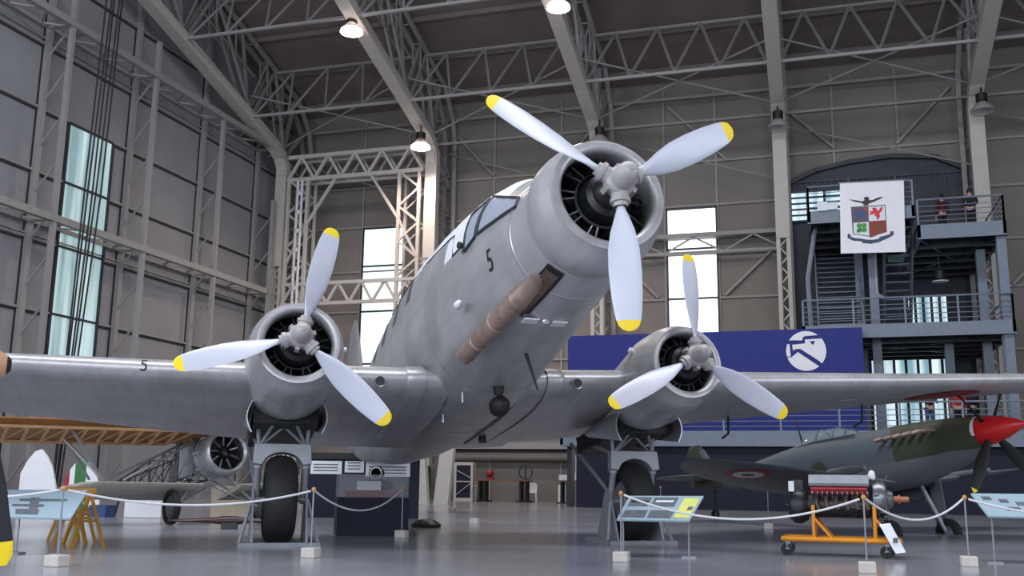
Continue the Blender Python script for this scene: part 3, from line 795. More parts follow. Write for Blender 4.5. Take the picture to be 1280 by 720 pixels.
# aileron pitot brackets under the right wing
for l in (5.6, 8.4):
    p_ = Vector(under(l, .75)); MB().tube([p_, p_+Vector((.05, .15, -.3)), p_+Vector((.1, .5, -.32))], .025, 6).build('aileron_horn', M['dark_steel'], plane, off=OF)

# nacelles
_c = plane.matrix_world @ Vector((0, 3.03, ZOFF-1.83)); WZ = -1.83-(_c.z-.70)/A_u.z
for sgn in (-1, 1):
    cx = sgn*SP; rings = []
    for f, w, t, b_ in ((-1.2, .69, .68, -.70), (-1.6, .68, .64, -.74), (-2.1, .66, .55, -.72), (-2.6, .6, .42, -.60), (-3.4, .48, .3, -.5), (-4.4, .3, .1, -.42), (-5.0, .1, -.1, -.36)):
        c = (t+b_)/2; h = (t-b_)/2
        rings.append([(cx+w*cos(2*pi*j/32), -f, c+h*sin(2*pi*j/32)) for j in range(32)])
    MB().loft(rings).build('nacelle', M['silver'], plane, smooth=60, off=OF)
    for s2 in (-1, 1):
        dr = MB(); N = 8
        g = [(cx+s2*(.52+.08*sin(pi*j/N)), 1.95+.0*j+i*.25, -.45-.5*j/N*(1-.12*i)) for i in range(7) for j in range(N+1)]
        g2 = [(x+s2*.02, y, z) for x, y, z in g]
        n1 = N+1; fsx = [(i*n1+j, i*n1+j+1, (i+1)*n1+j+1, (i+1)*n1+j) for i in range(6) for j in range(N)]
        dr.add(g, fsx); dr.add(g2, fsx)
        for i in range(6): dr.add([g[i*n1+N], g[(i+1)*n1+N], g2[(i+1)*n1+N], g2[i*n1+N]], [(0, 1, 2, 3)])
        dr.add([g[j] for j in range(N+1)]+[g2[j] for j in range(N, -1, -1)], [tuple(range(2*N+2))])
        dr.build('gear_door', M['silver_light'], plane, smooth=True, off=OF)
    MB().b2((cx-.5, 2.2, -.75), (cx+.5, 4.2, -.45)).build('wheel_well', M['black'], plane, off=OF)
    # landing gear
    g = MB()
    top = -.55; yk = 2.75; yw = 3.03; zw = WZ
    for s2 in (-1, 1):
        x = cx+s2*.37
        g.tube([(x, yk, -1.05), (x, yk+.06, -1.35)], .075, 12)
        g.tube([(x, yk+.04, -1.3), (x, yw, zw)], .058, 12)
        g.lathe([(0, .07), (.09, .07)], (x-.045, yw, zw), (1, 0, 0), n=14)
        g.tube([(x, yk, -1.02), (cx+s2*.1, yk-.5, -.6)], .026, 8); g.tube([(x, yk, -1.02), (cx+s2*.42, yk-.1, -.5)], .034, 8)
        g.tube([(x, yk, -1.02), (cx-s2*.2, yk-.2, -.55)], .022, 8)
        g.tube([(x, yk, -1.02), (cx+s2*.47, yk+1.5, -.45)], .032, 8)
        g.tube([(x, yw-.05, zw+.12), (cx+s2*.5, yw+1.5, -.5)], .034, 8)
    g.tube([(cx-.37, yw, zw), (cx+.37, yw, zw)], .04, 10)
    leg = g.build('landing_gear_leg', M['gear'], plane, smooth=40, off=OF)
    # arched yoke
    arch = [(-.44, -.98), (.44, -.98), (.46, -1.3), (.32, -1.32)]+[(.3*cos(a), -1.32+.2*sin(a)) for a in [radians(10*i) for i in range(2, 17)]]+[(-.32, -1.32), (-.46, -1.3)]
    y_ = MB(); y_.prism(arch, lambda x, z, d: (cx+x, yk-.09+d, z), .18)
    y_.build('fork_yoke', M['gear'], plane, off=OF, bevel=.012)
    tw = MB(); Rw, hw = .70, .25
    prof = []
    for k in range(17):
        a = pi*k/16; prof.append((-hw*cos(a)*1.0, Rw-.26+.26*abs(sin(a))**.6))
    prof = [(-.12, .34)]+prof+[(.12, .34)]
    tw.lathe(prof, (cx, yw, zw), (1, 0, 0), n=48)
    tyre = tw.build('main_wheel', M['rubber'], plane, smooth=50, off=OF)
    MB().lathe([(-.14, 0), (-.14, .1), (-.08, .16), (-.08, .3), (-.15, .36), (.15, .36), (.08, .3), (.08, .16), (.14, .1), (.14, 0)], (cx, yw, zw), (1, 0, 0), n=32).build('wheel_hub', M['gear'], tyre, smooth=40, off=OF)
# tail surfaces
fin = MB(); rings = []
for z, f0, f1, w in ((1.6, -13.2, -18.2, .16), (2.6, -14.2, -18.5, .15), (3.8, -15.2, -18.6, .12), (5.0, -16.0, -18.4, .09), (5.65, -16.5, -18.1, .05), (5.9, -17.0, -17.6, .01)):
    rings.append([(w*sin(2*pi*j/20)*(1 if cos(2*pi*j/20) > 0 else 1), -((f0+f1)/2+(f0-f1)/2*cos(2*pi*j/20)), z) for j in range(20)])
fin.loft(rings).build('tail_fin', M['silver'], plane, smooth=60, off=OF)
for s2 in (-1, 1):
    rings = []
    for l, f0, f1, w in ((0, -14.6, -17.8, .14), (2, -15.1, -17.7, .12), (4, -15.8, -17.5, .08), (4.8, -16.4, -17.2, .03)):
        rings.append([(s2*l, -((f0+f1)/2+(f0-f1)/2*cos(2*pi*j/20)), 1.95+w*sin(2*pi*j/20)) for j in range(20)])
    MB().loft(rings).build('tailplane', M['silver'], plane, smooth=60, off=OF)
_t = plane.matrix_world.inverted() @ Vector((plane.matrix_world @ Vector((0, 16.3, ZOFF))).xy.to_3d()); tzl = _t.z-ZOFF+.3
MB().tube([(0, 15.9, 1.3), (0, 16.4, tzl)], .05, 8).lathe([(-.09, .14), (-.09, .24), (-.04, .29), (.04, .29), (.09, .24), (.09, .14)], (0, 16.4, tzl), (1, 0, 0), n=24).build('tail_wheel', M['rubber'], plane, smooth=40, off=OF)
# exhaust pipe of the nose engine, starting in a dark opening
EX0 = Vector((-.37, -3.1, .10)); EX1 = Vector((-.80, -.45, -.30))
ex = MB(); d = EX1-EX0; L_ = d.length
ex.lathe([(0, .14), (.3, .14), (.9, .142), (.91, .15), (.95, .15), (.96, .14), (1.6, .138), (1.61, .148), (1.66, .148), (1.67, .136), (2.2, .132), (2.21, .142), (2.25, .142), (2.26, .13), (L_, .13), (L_, .115), (L_-.3, .11), (L_-.3, 0)], EX0, d, n=24)
exo = ex.build('exhaust_pipe', M['rust'], plane, smooth=40, off=OF)
MB().tube([EX0+Vector((.16, -.12, .03)), EX0+Vector((.15, .3, -.05)), EX0+Vector((.02, .95, -.1))], [.07, .07, .05], 12).build('branch_pipe', M['rust'], exo, smooth=True, off=OF)
dn = Vector((-.25, -.75, -.6)).normalized()
MB().lathe([(-.12, .125), (.03, .132), (.03, .118), (-.0, .112)], EX1-d*.08/L_, dn, n=24).build('pipe_elbow', M['rust'], exo, smooth=40, off=OF)
MB().lathe([(0, .115), (0, 0)], EX1-d*.08/L_, dn, n=20).build('pipe_mouth', M['rustdark'], exo, off=OF)
op = MB()
# recessed opening: dark plate hugging the lower left of the nose
def under_pt(ang, f, eps=.01):
    w, t, b_, nt_, nb = interp(FUS, f); c = (t+b_)/2; h = (t-b_)/2; n_ = nb
    ca, sa = cos(ang), sin(ang)
    return ((w+eps)*math.copysign(abs(ca)**(2/n_), ca), -f, c+(h+eps)*math.copysign(abs(sa)**(2/n_), sa))
g = []; nf, na = 8, 8
for i in range(nf+1):
    f = 3.3-(3.3-1.35)*i/nf
    a0 = radians(-131); a1 = radians(-113)
    if i > 5: a0 = radians(-139+ (i-5)*3); a1 = radians(-122)
    for j in range(na+1): g.append(under_pt(a0+(a1-a0)*j/na, f, .016))
op.add(g, [(i*(na+1)+j, i*(na+1)+j+1, (i+1)*(na+1)+j+1, (i+1)*(na+1)+j) for i in range(nf) for j in range(na)])
op.build('exhaust_opening', M['black'], plane, smooth=True, off=OF)
g = []
for i in range(7):
    f = 3.2-1.3*i/6
    for j in range(5): g.append(under_pt(radians(-129+13*j/4), f, .024))
MB().add(g, [(i*5+j, i*5+j+1, (i+1)*5+j+1, (i+1)*5+j) for i in range(6) for j in range(4)]).build('opening_liner', M['rustdark'], plane, smooth=True, off=OF)
# chocks: tall triangular supports beside the main wheels
for sgn in (-1, 1):
    wc = plane.matrix_world @ Vector((sgn*SP, 3.03, ZOFF-1.83)); 
    r = empty('wheel_support', (wc.x, wc.y, 0), rz=A_YAW)
    for s2 in (-1, 1):
        t = MB(); x0 = s2*.40
        t.prism([(-.5, .03), (.5, .03), (.1, .88), (-.1, .88)], lambda y, z, d: (x0+s2*d, y-.0, z), .035)
        t.bar((x0+s2*.02, -.5, .03), (x0+s2*.2, -.5, .03), .05); t.bar((x0+s2*.03, -.15, .7), (x0+s2*.2, -.45, .04), .04)
        t.build('side_plate', M['gear'], r)
    t = MB(); t.b2((-.62, -.62, 0), (.62, -.54, .06)).b2((-.62, .54, 0), (.62, .62, .06)).b2((-.62, -.6, 0), (-.56, .6, .06)).b2((.56, -.6, 0), (.62, .6, .06)); t.build('base_frame', M['gear'], r)
    tag(r, 'grey triangular wheel support on the floor at the %s main wheel' % ('nearer, left' if sgn < 0 else 'farther, right'), 'wheel support', 'wheel supports')
# ------------------------------------------------------------ right background: opening, walkway tower, banners
op_ = MB(); arch = [(-.95, 2.9), (7.4, 2.9), (7.4, 16.0), (6, 16.75), (4, 16.95), (2, 16.8), (.4, 16.5), (-.95, 15.9)]
op_.prism(arch, lambda x, z, d: (x, YB-.2+d, z), .15)
struct(op_.build('wall_recess', mat('slate_recess', (50, 56, 66), .6, var=.1)))
rr_ = MB()
for k in range(26): rr_.b2((-.7+k*.3, YB-.28, 14.3), (-.62+k*.3, YB-.2, 15.9))
for z in (14.0, 15.95): rr_.b2((-.95, YB-.3, z-.06), (7.3, YB-.2, z+.06))
for a, b_ in zip(arch[2:-1], arch[3:]): rr_.bar((a[0], YB-.3, a[1]), (b_[0], YB-.3, b_[1]), .22)
struct(rr_.build('trim_9', M['dark_steel']))
def hwin(i, x0, x1, z0, z1, nx, nz):
    p_ = window('window_%d' % i, (x0, YB-.34, z0), (x1, YB-.30, z1), M['win_hall'], 0)
    f_ = MB()
    for k in range(nx+1): x = x0+(x1-x0)*k/nx; f_.b2((x-.06, YB-.42, z0), (x+.06, YB-.30, z1))
    for k in range(nz+1): z = z0+(z1-z0)*k/nz; f_.b2((x0, YB-.42, z-.04), (x1, YB-.30, z+.04))
    f_.build('window_frame', M['dark_steel'], p_)
hwin(4, 2.5, 6.2, 3.0, 7.9, 7, 2); hwin(5, 4.3, 6.1, 8.3, 9.9, 5, 1); hwin(6, -.85, 1.6, 13.9, 15.4, 3, 5); hwin(7, 2.4, 4.4, 12.5, 13.1, 3, 1)

def railing(mb, pts, h=1.1, n=4, step=2.2, r=.035):
    for a, b_ in zip(pts[:-1], pts[1:]):
        a, b_ = Vector(a), Vector(b_); L_ = (b_-a).length; k = max(1, round(L_/step))
        for i in range(k+1):
            p = a.lerp(b_, i/k); mb.box(p+Vector((0, 0, h/2)), (.07, .05, h))
        mb.tube([a+Vector((0, 0, h)), b_+Vector((0, 0, h))], r*1.15, 6)
        for i in range(n): z = .22+i*(h-.3)/n; mb.tube([a+Vector((0, 0, z)), b_+Vector((0, 0, z))], r*.5, 5)
    return mb
def platform(name, x0, x1, y0, y1, z, th, rails, cols, cat, label, ribs=True):
    r = empty(name, ((x0+x1)/2, y0, z)); o = (-(x0+x1)/2, -y0, -z)
    MB().b2((x0, y0+.02, z-.08), (x1, y1, z)).build('deck', M['dark_steel'], r, off=o)
    e = MB().b2((x0, y0, z-th), (x1, y0+.12, z+.05))
    e.b2((x1-.12, y0, z-th), (x1, y1, z+.05)).b2((x0, y0, z-th), (x0+.12, y1, z+.05)).b2((x0, y0-.06, z-th), (x1, y0+.1, z-th+.06))
    e.build('edge_beam', M['blue_steel'], r, off=o)
    if ribs:
        j = MB(); k = int((y1-y0)/1.5)
        for i in range(1, k+1): j.b2((x0, y0+i*1.5-.06, z-th-.06), (x1, y0+i*1.5+.06, z-.08))
        j.bar((x0, y0, z-th+.05), (x1, y1, z-th+.05), .09); j.bar((x1, y0, z-th+.05), (x0, y1, z-th+.05), .09)
        j.build('joist', M['dark_steel'], r, off=o)
    for rp in rails: railing(MB(), rp).build('railing', M['blue_steel'], r, off=o)
    for (cx, cy) in cols:
        c = MB(); b0 = z-th
        c.b2((cx-.17, cy-.15, -0), (cx+.17, cy-.11, b0)).b2((cx-.17, cy+.11, 0), (cx+.17, cy+.15, b0)).b2((cx-.03, cy-.11, 0), (cx+.03, cy+.11, b0))
        c.build('support_column', M['blue_steel'], r, off=o)
    return tag(r, label, cat)
up = platform('upper_walkway', 4.15, 7.4, 42, 49.8, 11.25, .55, [[(4.2, 42.05, 11.25), (7.35, 42.05, 11.25), (7.35, 49.6, 11.25)]], [(7.2, 42.3), (6.75, 44.5)], 'walkway', 'blue-grey steel top walkway with two people, right of the crest banner')
la = platform('upper_landing', -.05, 4.1, 42.0, 49.8, 12.1, .5, [[(0, 49, 12.1), (0, 42.05, 12.1), (4.05, 42.05, 12.1)]], [(2.45, 43.4), (2.0, 45.5)], 'walkway', 'steel landing with railing directly behind the crest banner')
lo = platform('middle_walkway', -.45, 7.45, 42, 49.6, 7.3, .5, [[(-.4, 42.05, 7.3), (7.4, 42.05, 7.3), (7.4, 49.4, 7.3)]], [(7.15, 42.4), (5.3, 44.5)], 'walkway', 'blue-grey steel middle walkway at the height of the blue banner top')
# stairs between middle walkway and landing
def stair(name, x0, x1, y0, z0, y1, z1, n, label):
    r = empty(name, (x0, y0, z0)); o = (-x0, -y0, -z0)
    t = MB()
    for i in range(n):
        y = y0+(y1-y0)*(i+.5)/n; z = z0+(z1-z0)*(i+1)/n; t.b2((x0+.05, y-.15, z-.05), (x1-.05, y+.15, z))
    t.build('tread', M['blue_steel'], r, off=o)
    s_ = MB()
    for x in (x0, x1): s_.bar((x, y0, z0), (x, y1, z1), .08, .35)
    s_.build('stringer', M['blue_steel'], r, off=o)
    h_ = MB()
    for x in (x0, x1):
        for dz in (.55, 1.05): h_.tube([(x, y0, z0+dz), (x, y1, z1+dz)], .03, 6)
        for k in range(5):
            t_ = k/4; h_.box((x, y0+(y1-y0)*t_, z0+(z1-z0)*t_+.52), (.05, .05, 1.05))
    h_.build('handrail', M['blue_steel'], r, off=o)
    return tag(r, label, 'stairs')
stair('steel_staircase', .2, 2.0, 43.6, 7.35, 48.9, 12.0, 16, 'open-tread steel staircase seen from below, left of the crest banner')
stair('steel_staircase', 3.0, 4.1, 47.2, 7.35, 43.4, 11.6, 13, 'narrow steel staircase flight under the crest banner, right flight')
ds = MB().tube([(.25, 43.1, 11.75), (-.15, 42.9, 9.5), (-.1, 42.9, 7.4)], .1, 8); ds = ds.build('stair_edge_pipe', M['blue_steel']); tag(ds, 'slanting steel pipe at the left edge of the walkway tower', 'pipe')
# duct and small clutter under the landing
dc = MB().tube([(2.75, 43.3, 11.6), (2.75, 43.3, 10.9), (2.55, 43.3, 10.7), (2.55, 43.3, 8.8), (2.8, 43.3, 8.6)], .09, 10).build('drain_pipe', M['gear'], smooth=True)
tag(dc, 'grey bent drain pipe below the crest banner', 'pipe')
lm = empty('hanging_floodlight', (5.0, 43.2, 9.2))
MB().tube([(0, 0, 1.3), (0, 0, .4)], .03, 6).build('hanger', M['black'], lm)
MB().lathe([(.45, .06), (.4, .18), (.1, .2), (0, .34)], n=16).build('lamp_housing', M['black'], lm, smooth=True)
MB().lathe([(0, .33), (-.04, .3), (-.08, 0)], n=16).build('lens', M['paper'], lm, smooth=True)
tag(lm, 'dark hanging floodlight below the top walkway', 'lamp')
sg = MB().b2((3.0, 42.3, 9.9), (3.6, 42.35, 10.15)).build('exit_sign', mat('dark_green', (28, 62, 52), .6)); tag(sg, 'small dark green sign under the crest banner', 'sign')
bx = MB().b2((.35, 41.9, 12.12), (.75, 42.0, 12.5)).b2((.75, 41.9, 12.15), (1.15, 42.0, 12.45))
bx = bx.build('folded_sheet', M['paper']); tag(bx, 'white crumpled sheet on the landing edge left of the crest banner', 'sheet')

# hanging banner with crest
bn = empty('crest_banner', (2.46, 41.86, 11.72), rz=radians(-2)); bn.rotation_euler.y = radians(2.0)
BW, BH = 2.46, 2.98
def bfn(x, z, d): return (x, -d, z)
MB().b2((-BW/2, -.0, -BH/2), (BW/2, .03, BH/2)).build('banner_cloth', M['white'], bn)
for x in (-.9, .9): MB().tube([(x, .0, BH/2), (x, .12, BH/2+.2), (x, .2, BH/2+.16)], .015, 6).build('hook', M['gear'], bn)
MB().tube([(-BW/2-.05, .015, BH/2), (BW/2+.05, .015, BH/2)], .03, 8).build('banner_rod', M['gear'], bn)
sc_ = BW/500.0
def P2(pts): return [((x-325)*sc_*1.0-.0, (345-y)*sc_*.985) for x, y in pts]    # emblem plan drawn on a 500 x 530 field
def emb(name, pts, m_, d=.012, back=0):
    return MB().prism(P2(pts), lambda x, z, t: (x, -.002-back-t, z), d).build(name, m_, bn)
navy_e = mat('crest_navy', (52, 62, 100), .6, var=.05)
emb('shield_border', [(160, 252), (430, 245), (437, 480), (370, 500), (318, 522), (262, 506), (172, 490)], mat('crest_grey', (96, 92, 104), .6, var=0), .006)
emb('shield_quarter', [(168, 262), (292, 258), (296, 383), (172, 388)], mat('crest_dark_quarter', (86, 78, 92), .6, var=.1), .006, .006)
emb('shield_quarter', [(298, 258), (424, 254), (428, 378), (300, 382)], M['paper'], .006, .006)
emb('shield_quarter', [(178, 392), (297, 388), (300, 512), (264, 500), (180, 486)], M['paper'], .006, .006)
emb('shield_quarter', [(303, 386), (431, 381), (431, 476), (368, 494), (318, 514), (305, 512)], mat('crest_dark_red', (140, 44, 40), .6, var=.05), .006, .006)
emb('blue_device', [(190, 320), (205, 296), (235, 290), (255, 300), (262, 322), (240, 345), (205, 348)], mat('crest_blue', (56, 74, 140), .6, var=0), .005, .012)
emb('red_corner', [(250, 262), (290, 262), (290, 310), (272, 290)], mat('crest_red2', (150, 60, 74), .6, var=0), .005, .012)
emb('olive_device', [(330, 420), (360, 405), (395, 410), (405, 445), (380, 468), (340, 462)], mat('crest_olive', (110, 70, 40), .6, var=0), .005, .012)
# red winged creature: body, wing, legs
MB().prism(P2([(325, 272), (345, 264), (360, 275), (372, 300), (392, 268), (410, 262), (400, 300), (382, 318), (386, 345), (372, 372), (358, 366), (362, 346), (345, 340), (350, 325), (330, 322), (312, 330), (302, 318), (318, 312), (302, 296), (322, 298), (334, 292)]), lambda x, z, t: (x, -.014-t, z), .006).build('red_creature', mat('crest_bright_red', (206, 44, 52), .6, var=0), bn)
cl = MB()
for a in range(4):
    an = pi/4+a*pi/2; cx_, cy_ = 243+27*cos(an), 437+27*sin(an)
    cl.prism(P2([(cx_+22*cos(2*pi*k/12), cy_+22*sin(2*pi*k/12)) for k in range(12)]), lambda x, z, t: (x, -.014-t, z), .006)
cl.prism(P2([(200, 470), (236, 440), (246, 446), (208, 482)]), lambda x, z, t: (x, -.014-t, z), .006)
cl.build('clover', mat('crest_green', (70, 150, 70), .6, var=.1), bn)
emb('eagle', [(142, 185), (200, 196), (250, 208), (268, 200), (262, 180), (275, 172), (284, 168), (292, 172), (305, 178), (302, 200), (330, 200), (375, 180), (412, 172), (395, 190), (350, 212), (312, 226), (298, 232), (296, 245), (258, 245), (260, 232), (240, 220), (190, 208)], mat('crest_brown', (64, 52, 56), .7, var=.05), .008)
emb('scroll', [(132, 484), (152, 488), (158, 512), (190, 524), (240, 530), (280, 540), (330, 542), (372, 536), (380, 520), (430, 508), (460, 498), (462, 476), (486, 474), (490, 504), (455, 528), (400, 552), (372, 565), (310, 576), (250, 568), (235, 552), (175, 546), (130, 520)], navy_e, .008)
tag(bn, 'white hanging banner with coloured shield, eagle and blue scroll', 'banner')

# royal blue banner wall with white round emblem
bb = empty('blue_banner', (-3.95, 41.55, 2.75)); bb.scale = (.955, 1, .955)
MB().b2((-6.5, 0, 0), (6.05, .12, 4.62)).build('banner_panel', M['royal'], bb)
MB().b2((-6.5, .12, 0), (-6.3, .3, 4.5)).b2((5.8, .12, 0), (6.0, .3, 4.5)).build('back_frame', M['dark_steel'], bb)
LG = 1.66/500.
def lg(name, pts, d0=0): return MB().prism([((x-520)*LG+3.78, (360-y)*LG+3.68) for x, y in pts], lambda x, z, t: (x, -.004-d0-t, z), .02).build(name, M['white'], bb)
circ = lambda a0, a1, n=14, r=243: [(520+r*cos(radians(a0+(a1-a0)*k/n)), 358-r*1.04*sin(radians(a0+(a1-a0)*k/n))) for k in range(n+1)]
lg('emblem_cap', circ(53, 146)+[(480, 222), (488, 180), (520, 168), (700, 165)][0:3]+[(668, 160)])
lg('emblem_face', circ(36, -40)+[(660, 478), (450, 330), (400, 330), (360, 350), (355, 275), (512, 262), (512, 212), (728, 205)][0:8])
lg('emblem_neck', circ(-52, -162)+[(335, 438), (420, 370)])
lg('emblem_back', circ(-166, -202)+[(322, 270), (330, 430)][::1])
MB().prism([((x-520)*LG+3.78, (360-y)*LG+3.68) for x, y in ((568, 236), (638, 236), (603, 285))], lambda x, z, t: (x, -.026-t, z), .01).build('emblem_eye', M['royal'], bb)
tag(bb, 'long royal blue banner panel with round white emblem above the right wing', 'banner')

# lower walkway in front of the blue wall, with navy wall beneath
lw = platform('lower_walkway', -10.1, 9.5, 40.0, 41.5, 2.98, .55, [[(-10.0, 40.05, 2.98), (9.4, 40.05, 2.98)]], [], 'walkway', 'long pale-edged walkway behind the fighter, above the navy display wall', ribs=False)
nv = MB().b2((-9.5, 40.3, 0), (9.5, 40.6, 2.6)); nv = nv.build('navy_display_wall', M['navy']); tag(nv, 'dark navy display wall behind the fighter and the right main wheel', 'display wall')
for x in (-9.9, -.1, 9.3): MB().b2((x-.1, 40.8, 0), (x+.1, 41.3, 2.45)).build('support_column', M['dark_steel'], lw, off=(.3, -40.0, -2.98))

# people -------------------------------------------------------------
def skin_mesh(name, pts, edges, radii, m_, parent, sub=2):
    me = bpy.data.meshes.new(name); me.from_pydata(pts, edges, []); me.materials.append(m_)
    o = bpy.data.objects.new(name, me); COL.objects.link(o); o.parent = parent
    sm_ = o.modifiers.new('skin', 'SKIN'); 
    if not me.skin_vertices: me.skin_vertices_new() if hasattr(me, 'skin_vertices_new') else None
    sv = me.skin_vertices[0].data if len(me.skin_vertices) else None
    if sv:
        for i, r in enumerate(radii): sv[i].radius = r if isinstance(r, tuple) else (r, r)
        sv[0].use_root = True
    s2 = o.modifiers.new('sub', 'SUBSURF'); s2.levels = sub; s2.render_levels = sub
    return o
def person(loc, rz, top, trousers, hair, label, arms='rail', h=1.75, bag=None):
    r = empty('person', loc, rz=rz); k = h/1.75
    S = lambda *a: tuple(v*k for v in a)
    # facing -y
    if arms == 'rail': la = [(.2, 0, 1.42), (.25, -.04, 1.15), (.2, -.28, 1.08), (.19, -.36, 1.1)]
    elif arms == 'down': la = [(.2, 0, 1.42), (.25, .02, 1.13), (.25, -.06, .88), (.25, -.08, .8)]
    else: la = [(.2, 0, 1.42), (.27, .0, 1.15), (.1, -.2, 1.12), (.02, -.22, 1.15)]
    pts = [(0, 0, .95), (0, .01, 1.12), (0, 0, 1.32), (0, .01, 1.46), (0, -.0, 1.53), (0, -.01, 1.63), (0, -.01, 1.70)]
    ed = [(i, i+1) for i in range(6)]; rad = [(.15, .11), (.13, .1), (.16, .11), (.07, .06), (.055, .055), (.075, .095), (.06, .08)]
    for s_ in (-1, 1):
        b0 = len(pts); pts += [(s_*x, y, z) for x, y, z in la]; ed += [(3, b0)]+[(b0+i, b0+i+1) for i in range(3)]; rad += [.06, .045, .033, .02]
        b0 = len(pts); pts += [(s_*.09, 0, .86), (s_*.1, -.01, .48), (s_*.1, .02, .09), (s_*.11, -.12, .04)]; ed += [(0, b0), (b0, b0+1), (b0+1, b0+2), (b0+2, b0+3)]; rad += [.085, .06, .04, .035]
        b0h = len(pts); hx = la[3]
        base = len(pts)-5
    body = skin_mesh('body', [S(*p) for p in pts], ed, [tuple(v*k for v in q) if isinstance(q, tuple) else q*k for q in rad], M['skin'], r)
    # hands with fingers
    for s_ in (-1, 1):
        hb = MB(); w0 = Vector(la[3]); dr = (Vector(la[3])-Vector(la[2])).normalized()
        hb.tube([S(s_*w0.x, w0.y, w0.z), S(s_*(w0.x+dr.x*.07), w0.y+dr.y*.07, w0.z+dr.z*.07)], .03*k, 8)
        for i, L_ in enumerate((.06, .075, .08, .07)):
            off = (i-1.5)*.018; p0 = w0+dr*.07; p1 = p0+dr*L_*.5; p2 = p0+dr*L_*.8+Vector((0, 0, -.02))
            side = Vector((off, 0, 0)) if abs(dr.z) < .7 else Vector((0, off, 0))
            hb.tube([S(s_*(q+side).x, (q+side).y, (q+side).z) for q in (p0, p1, p2)], .009*k, 6)
        t0 = w0+dr*.02; hb.tube([S(s_*(q.x), q.y, q.z) for q in (t0, t0+dr*.03+Vector((-.035, 0, 0)), t0+dr*.06+Vector((-.04, 0, 0)))], .011*k, 6)
        hb.build('hand', M['skin'], r, smooth=True)
    jp = [(0, 0, .92), (0, .01, 1.12), (0, 0, 1.3), (0, .01, 1.44)]; je = [(0, 1), (1, 2), (2, 3)]; jr = [(.175, .125), (.155, .12), (.18, .13), (.09, .075)]
    for s_ in (-1, 1):
        b0 = len(jp); jp += [(s_*x, y, z) for x, y, z in la[:3]]; je += [(3, b0), (b0, b0+1), (b0+1, b0+2)]; jr += [.078, .06, .045]
    skin_mesh('jacket', [S(*p) for p in jp], je, [tuple(v*k for v in q) if isinstance(q, tuple) else q*k for q in jr], top, r)
    tp = [(0, 0, .95)]; te = []; trr = [(.165, .12)]
    for s_ in (-1, 1):
        b0 = len(tp); tp += [(s_*.09, 0, .84), (s_*.1, -.01, .48), (s_*.1, .02, .1)]; te += [(0, b0), (b0, b0+1), (b0+1, b0+2)]; trr += [.1, .078, .062]
    skin_mesh('trousers', [S(*p) for p in tp], te, [tuple(v*k for v in q) if isinstance(q, tuple) else q*k for q in trr], trousers, r)
    hr = MB().lathe([(0, .0), (.01, .05), (.05, .085), (.1, .1), (.16, .1), (.2, .085)], S(0, .012, 1.79), (0, .35, -1), n=16); hr.build('hair', hair, r, smooth=True)
    f_ = MB(); f_.lathe([(0, .002), (.018, .012), (.03, .004)], S(0, -.1, 1.635), (0, -1, 0), n=8)
    for s_ in (-1, 1): f_.lathe([(0, .0), (.004, .01), (.008, 0)], S(s_*.03, -.098, 1.665), (0, -1, 0), n=8, mi=1); f_.lathe([(0, 0), (.01, .025), (.02, 0)], S(s_*.078, 0, 1.65), (s_, 0, 0), n=8)
    f_.box(S(0, -.1, 1.59), S(.04, .008, .008), mi=1)
    f_.build('facial_feature', [M['skin'], M['hair']], r, smooth=True)
    return tag(r, label, 'person')
person((6.35, 43.3, 11.25), radians(170), M['cloth_black'], M['cloth_black'], M['hair'], 'person in dark clothes seen from behind on the top walkway, by the rail', 'front')
person((5.35, 43.9, 11.25), radians(205), M['cloth_maroon'], M['cloth_black'], M['hair'], 'person in dark red and black on the top walkway, nearer the crest banner', 'down')
person((4.0, 40.5, 2.98), radians(20), M['cloth_black'], mat('blue_jeans', (60, 76, 104), .9), M['hair'], 'person in dark jacket leaning on the lower walkway rail, leftmost of three', 'rail')
person((5.05, 40.8, 2.98), radians(-10), M['cloth_red'], M['cloth_black'], M['hair'], 'person in bright red top on the lower walkway, middle of three', 'down')
person((5.6, 41.0, 2.98), radians(60), M['cloth_black'], M['cloth_black'], M['hair'], 'person in black on the lower walkway, rightmost of three', 'front')
# ------------------------------------------------------------ camouflaged fighter with red spinner
S_YAW, S_PITCH = 0.851, 0.146
sh = Vector((sin(S_YAW), -cos(S_YAW), 0)); sl = Vector((cos(S_YAW), sin(S_YAW), 0)); sf = sh*cos(S_PITCH)+Vector((0, 0, sin(S_PITCH))); su = sf.cross(sl)
SZ = 2.16
spit = empty('fighter_aircraft', Vector((3.214, 22.555, 2.14))-su*SZ, rot=Matrix((sl, -sf, su)).transposed())
tag(spit, 'green and grey camouflaged fighter with red spinner and roundel on its wing', 'aircraft')
OS = (0, 0, SZ)
ST = [(0, .31, .31, -.36), (-.6, .38, .40, -.62), (-1.5, .43, .47, -.86), (-2.6, .46, .5, -.92), (-3.3, .47, .53, -.88), (-4.2, .44, .56, -.76), (-5.2, .37, .5, -.55), (-6.4, .27, .36, -.36), (-7.6, .17, .26, -.14), (-8.5, .08, .2, .0), (-8.9, .03, .16, .06)]
def srow(f):
    for a, b_ in zip(ST[:-1], ST[1:]):
        if a[0] >= f >= b_[0]:
            t = (a[0]-f)/(a[0]-b_[0]); return [x+(y-x)*t for x, y in zip(a, b_)]
    return ST[-1]
rings = []; f = 0
while f >= -8.9:
    _, w, t, b_ = srow(f); c = (t+b_)/2; h = (t-b_)/2
    rings.append([(w*math.copysign(abs(cos(2*pi*j/32))**.9, cos(2*pi*j/32)), -f, c+h*math.copysign(abs(sin(2*pi*j/32))**.9, sin(2*pi*j/32))) for j in range(32)]); f -= .3
MB().loft(rings).build('fuselage', M['camo'], spit, smooth=60, off=OS)
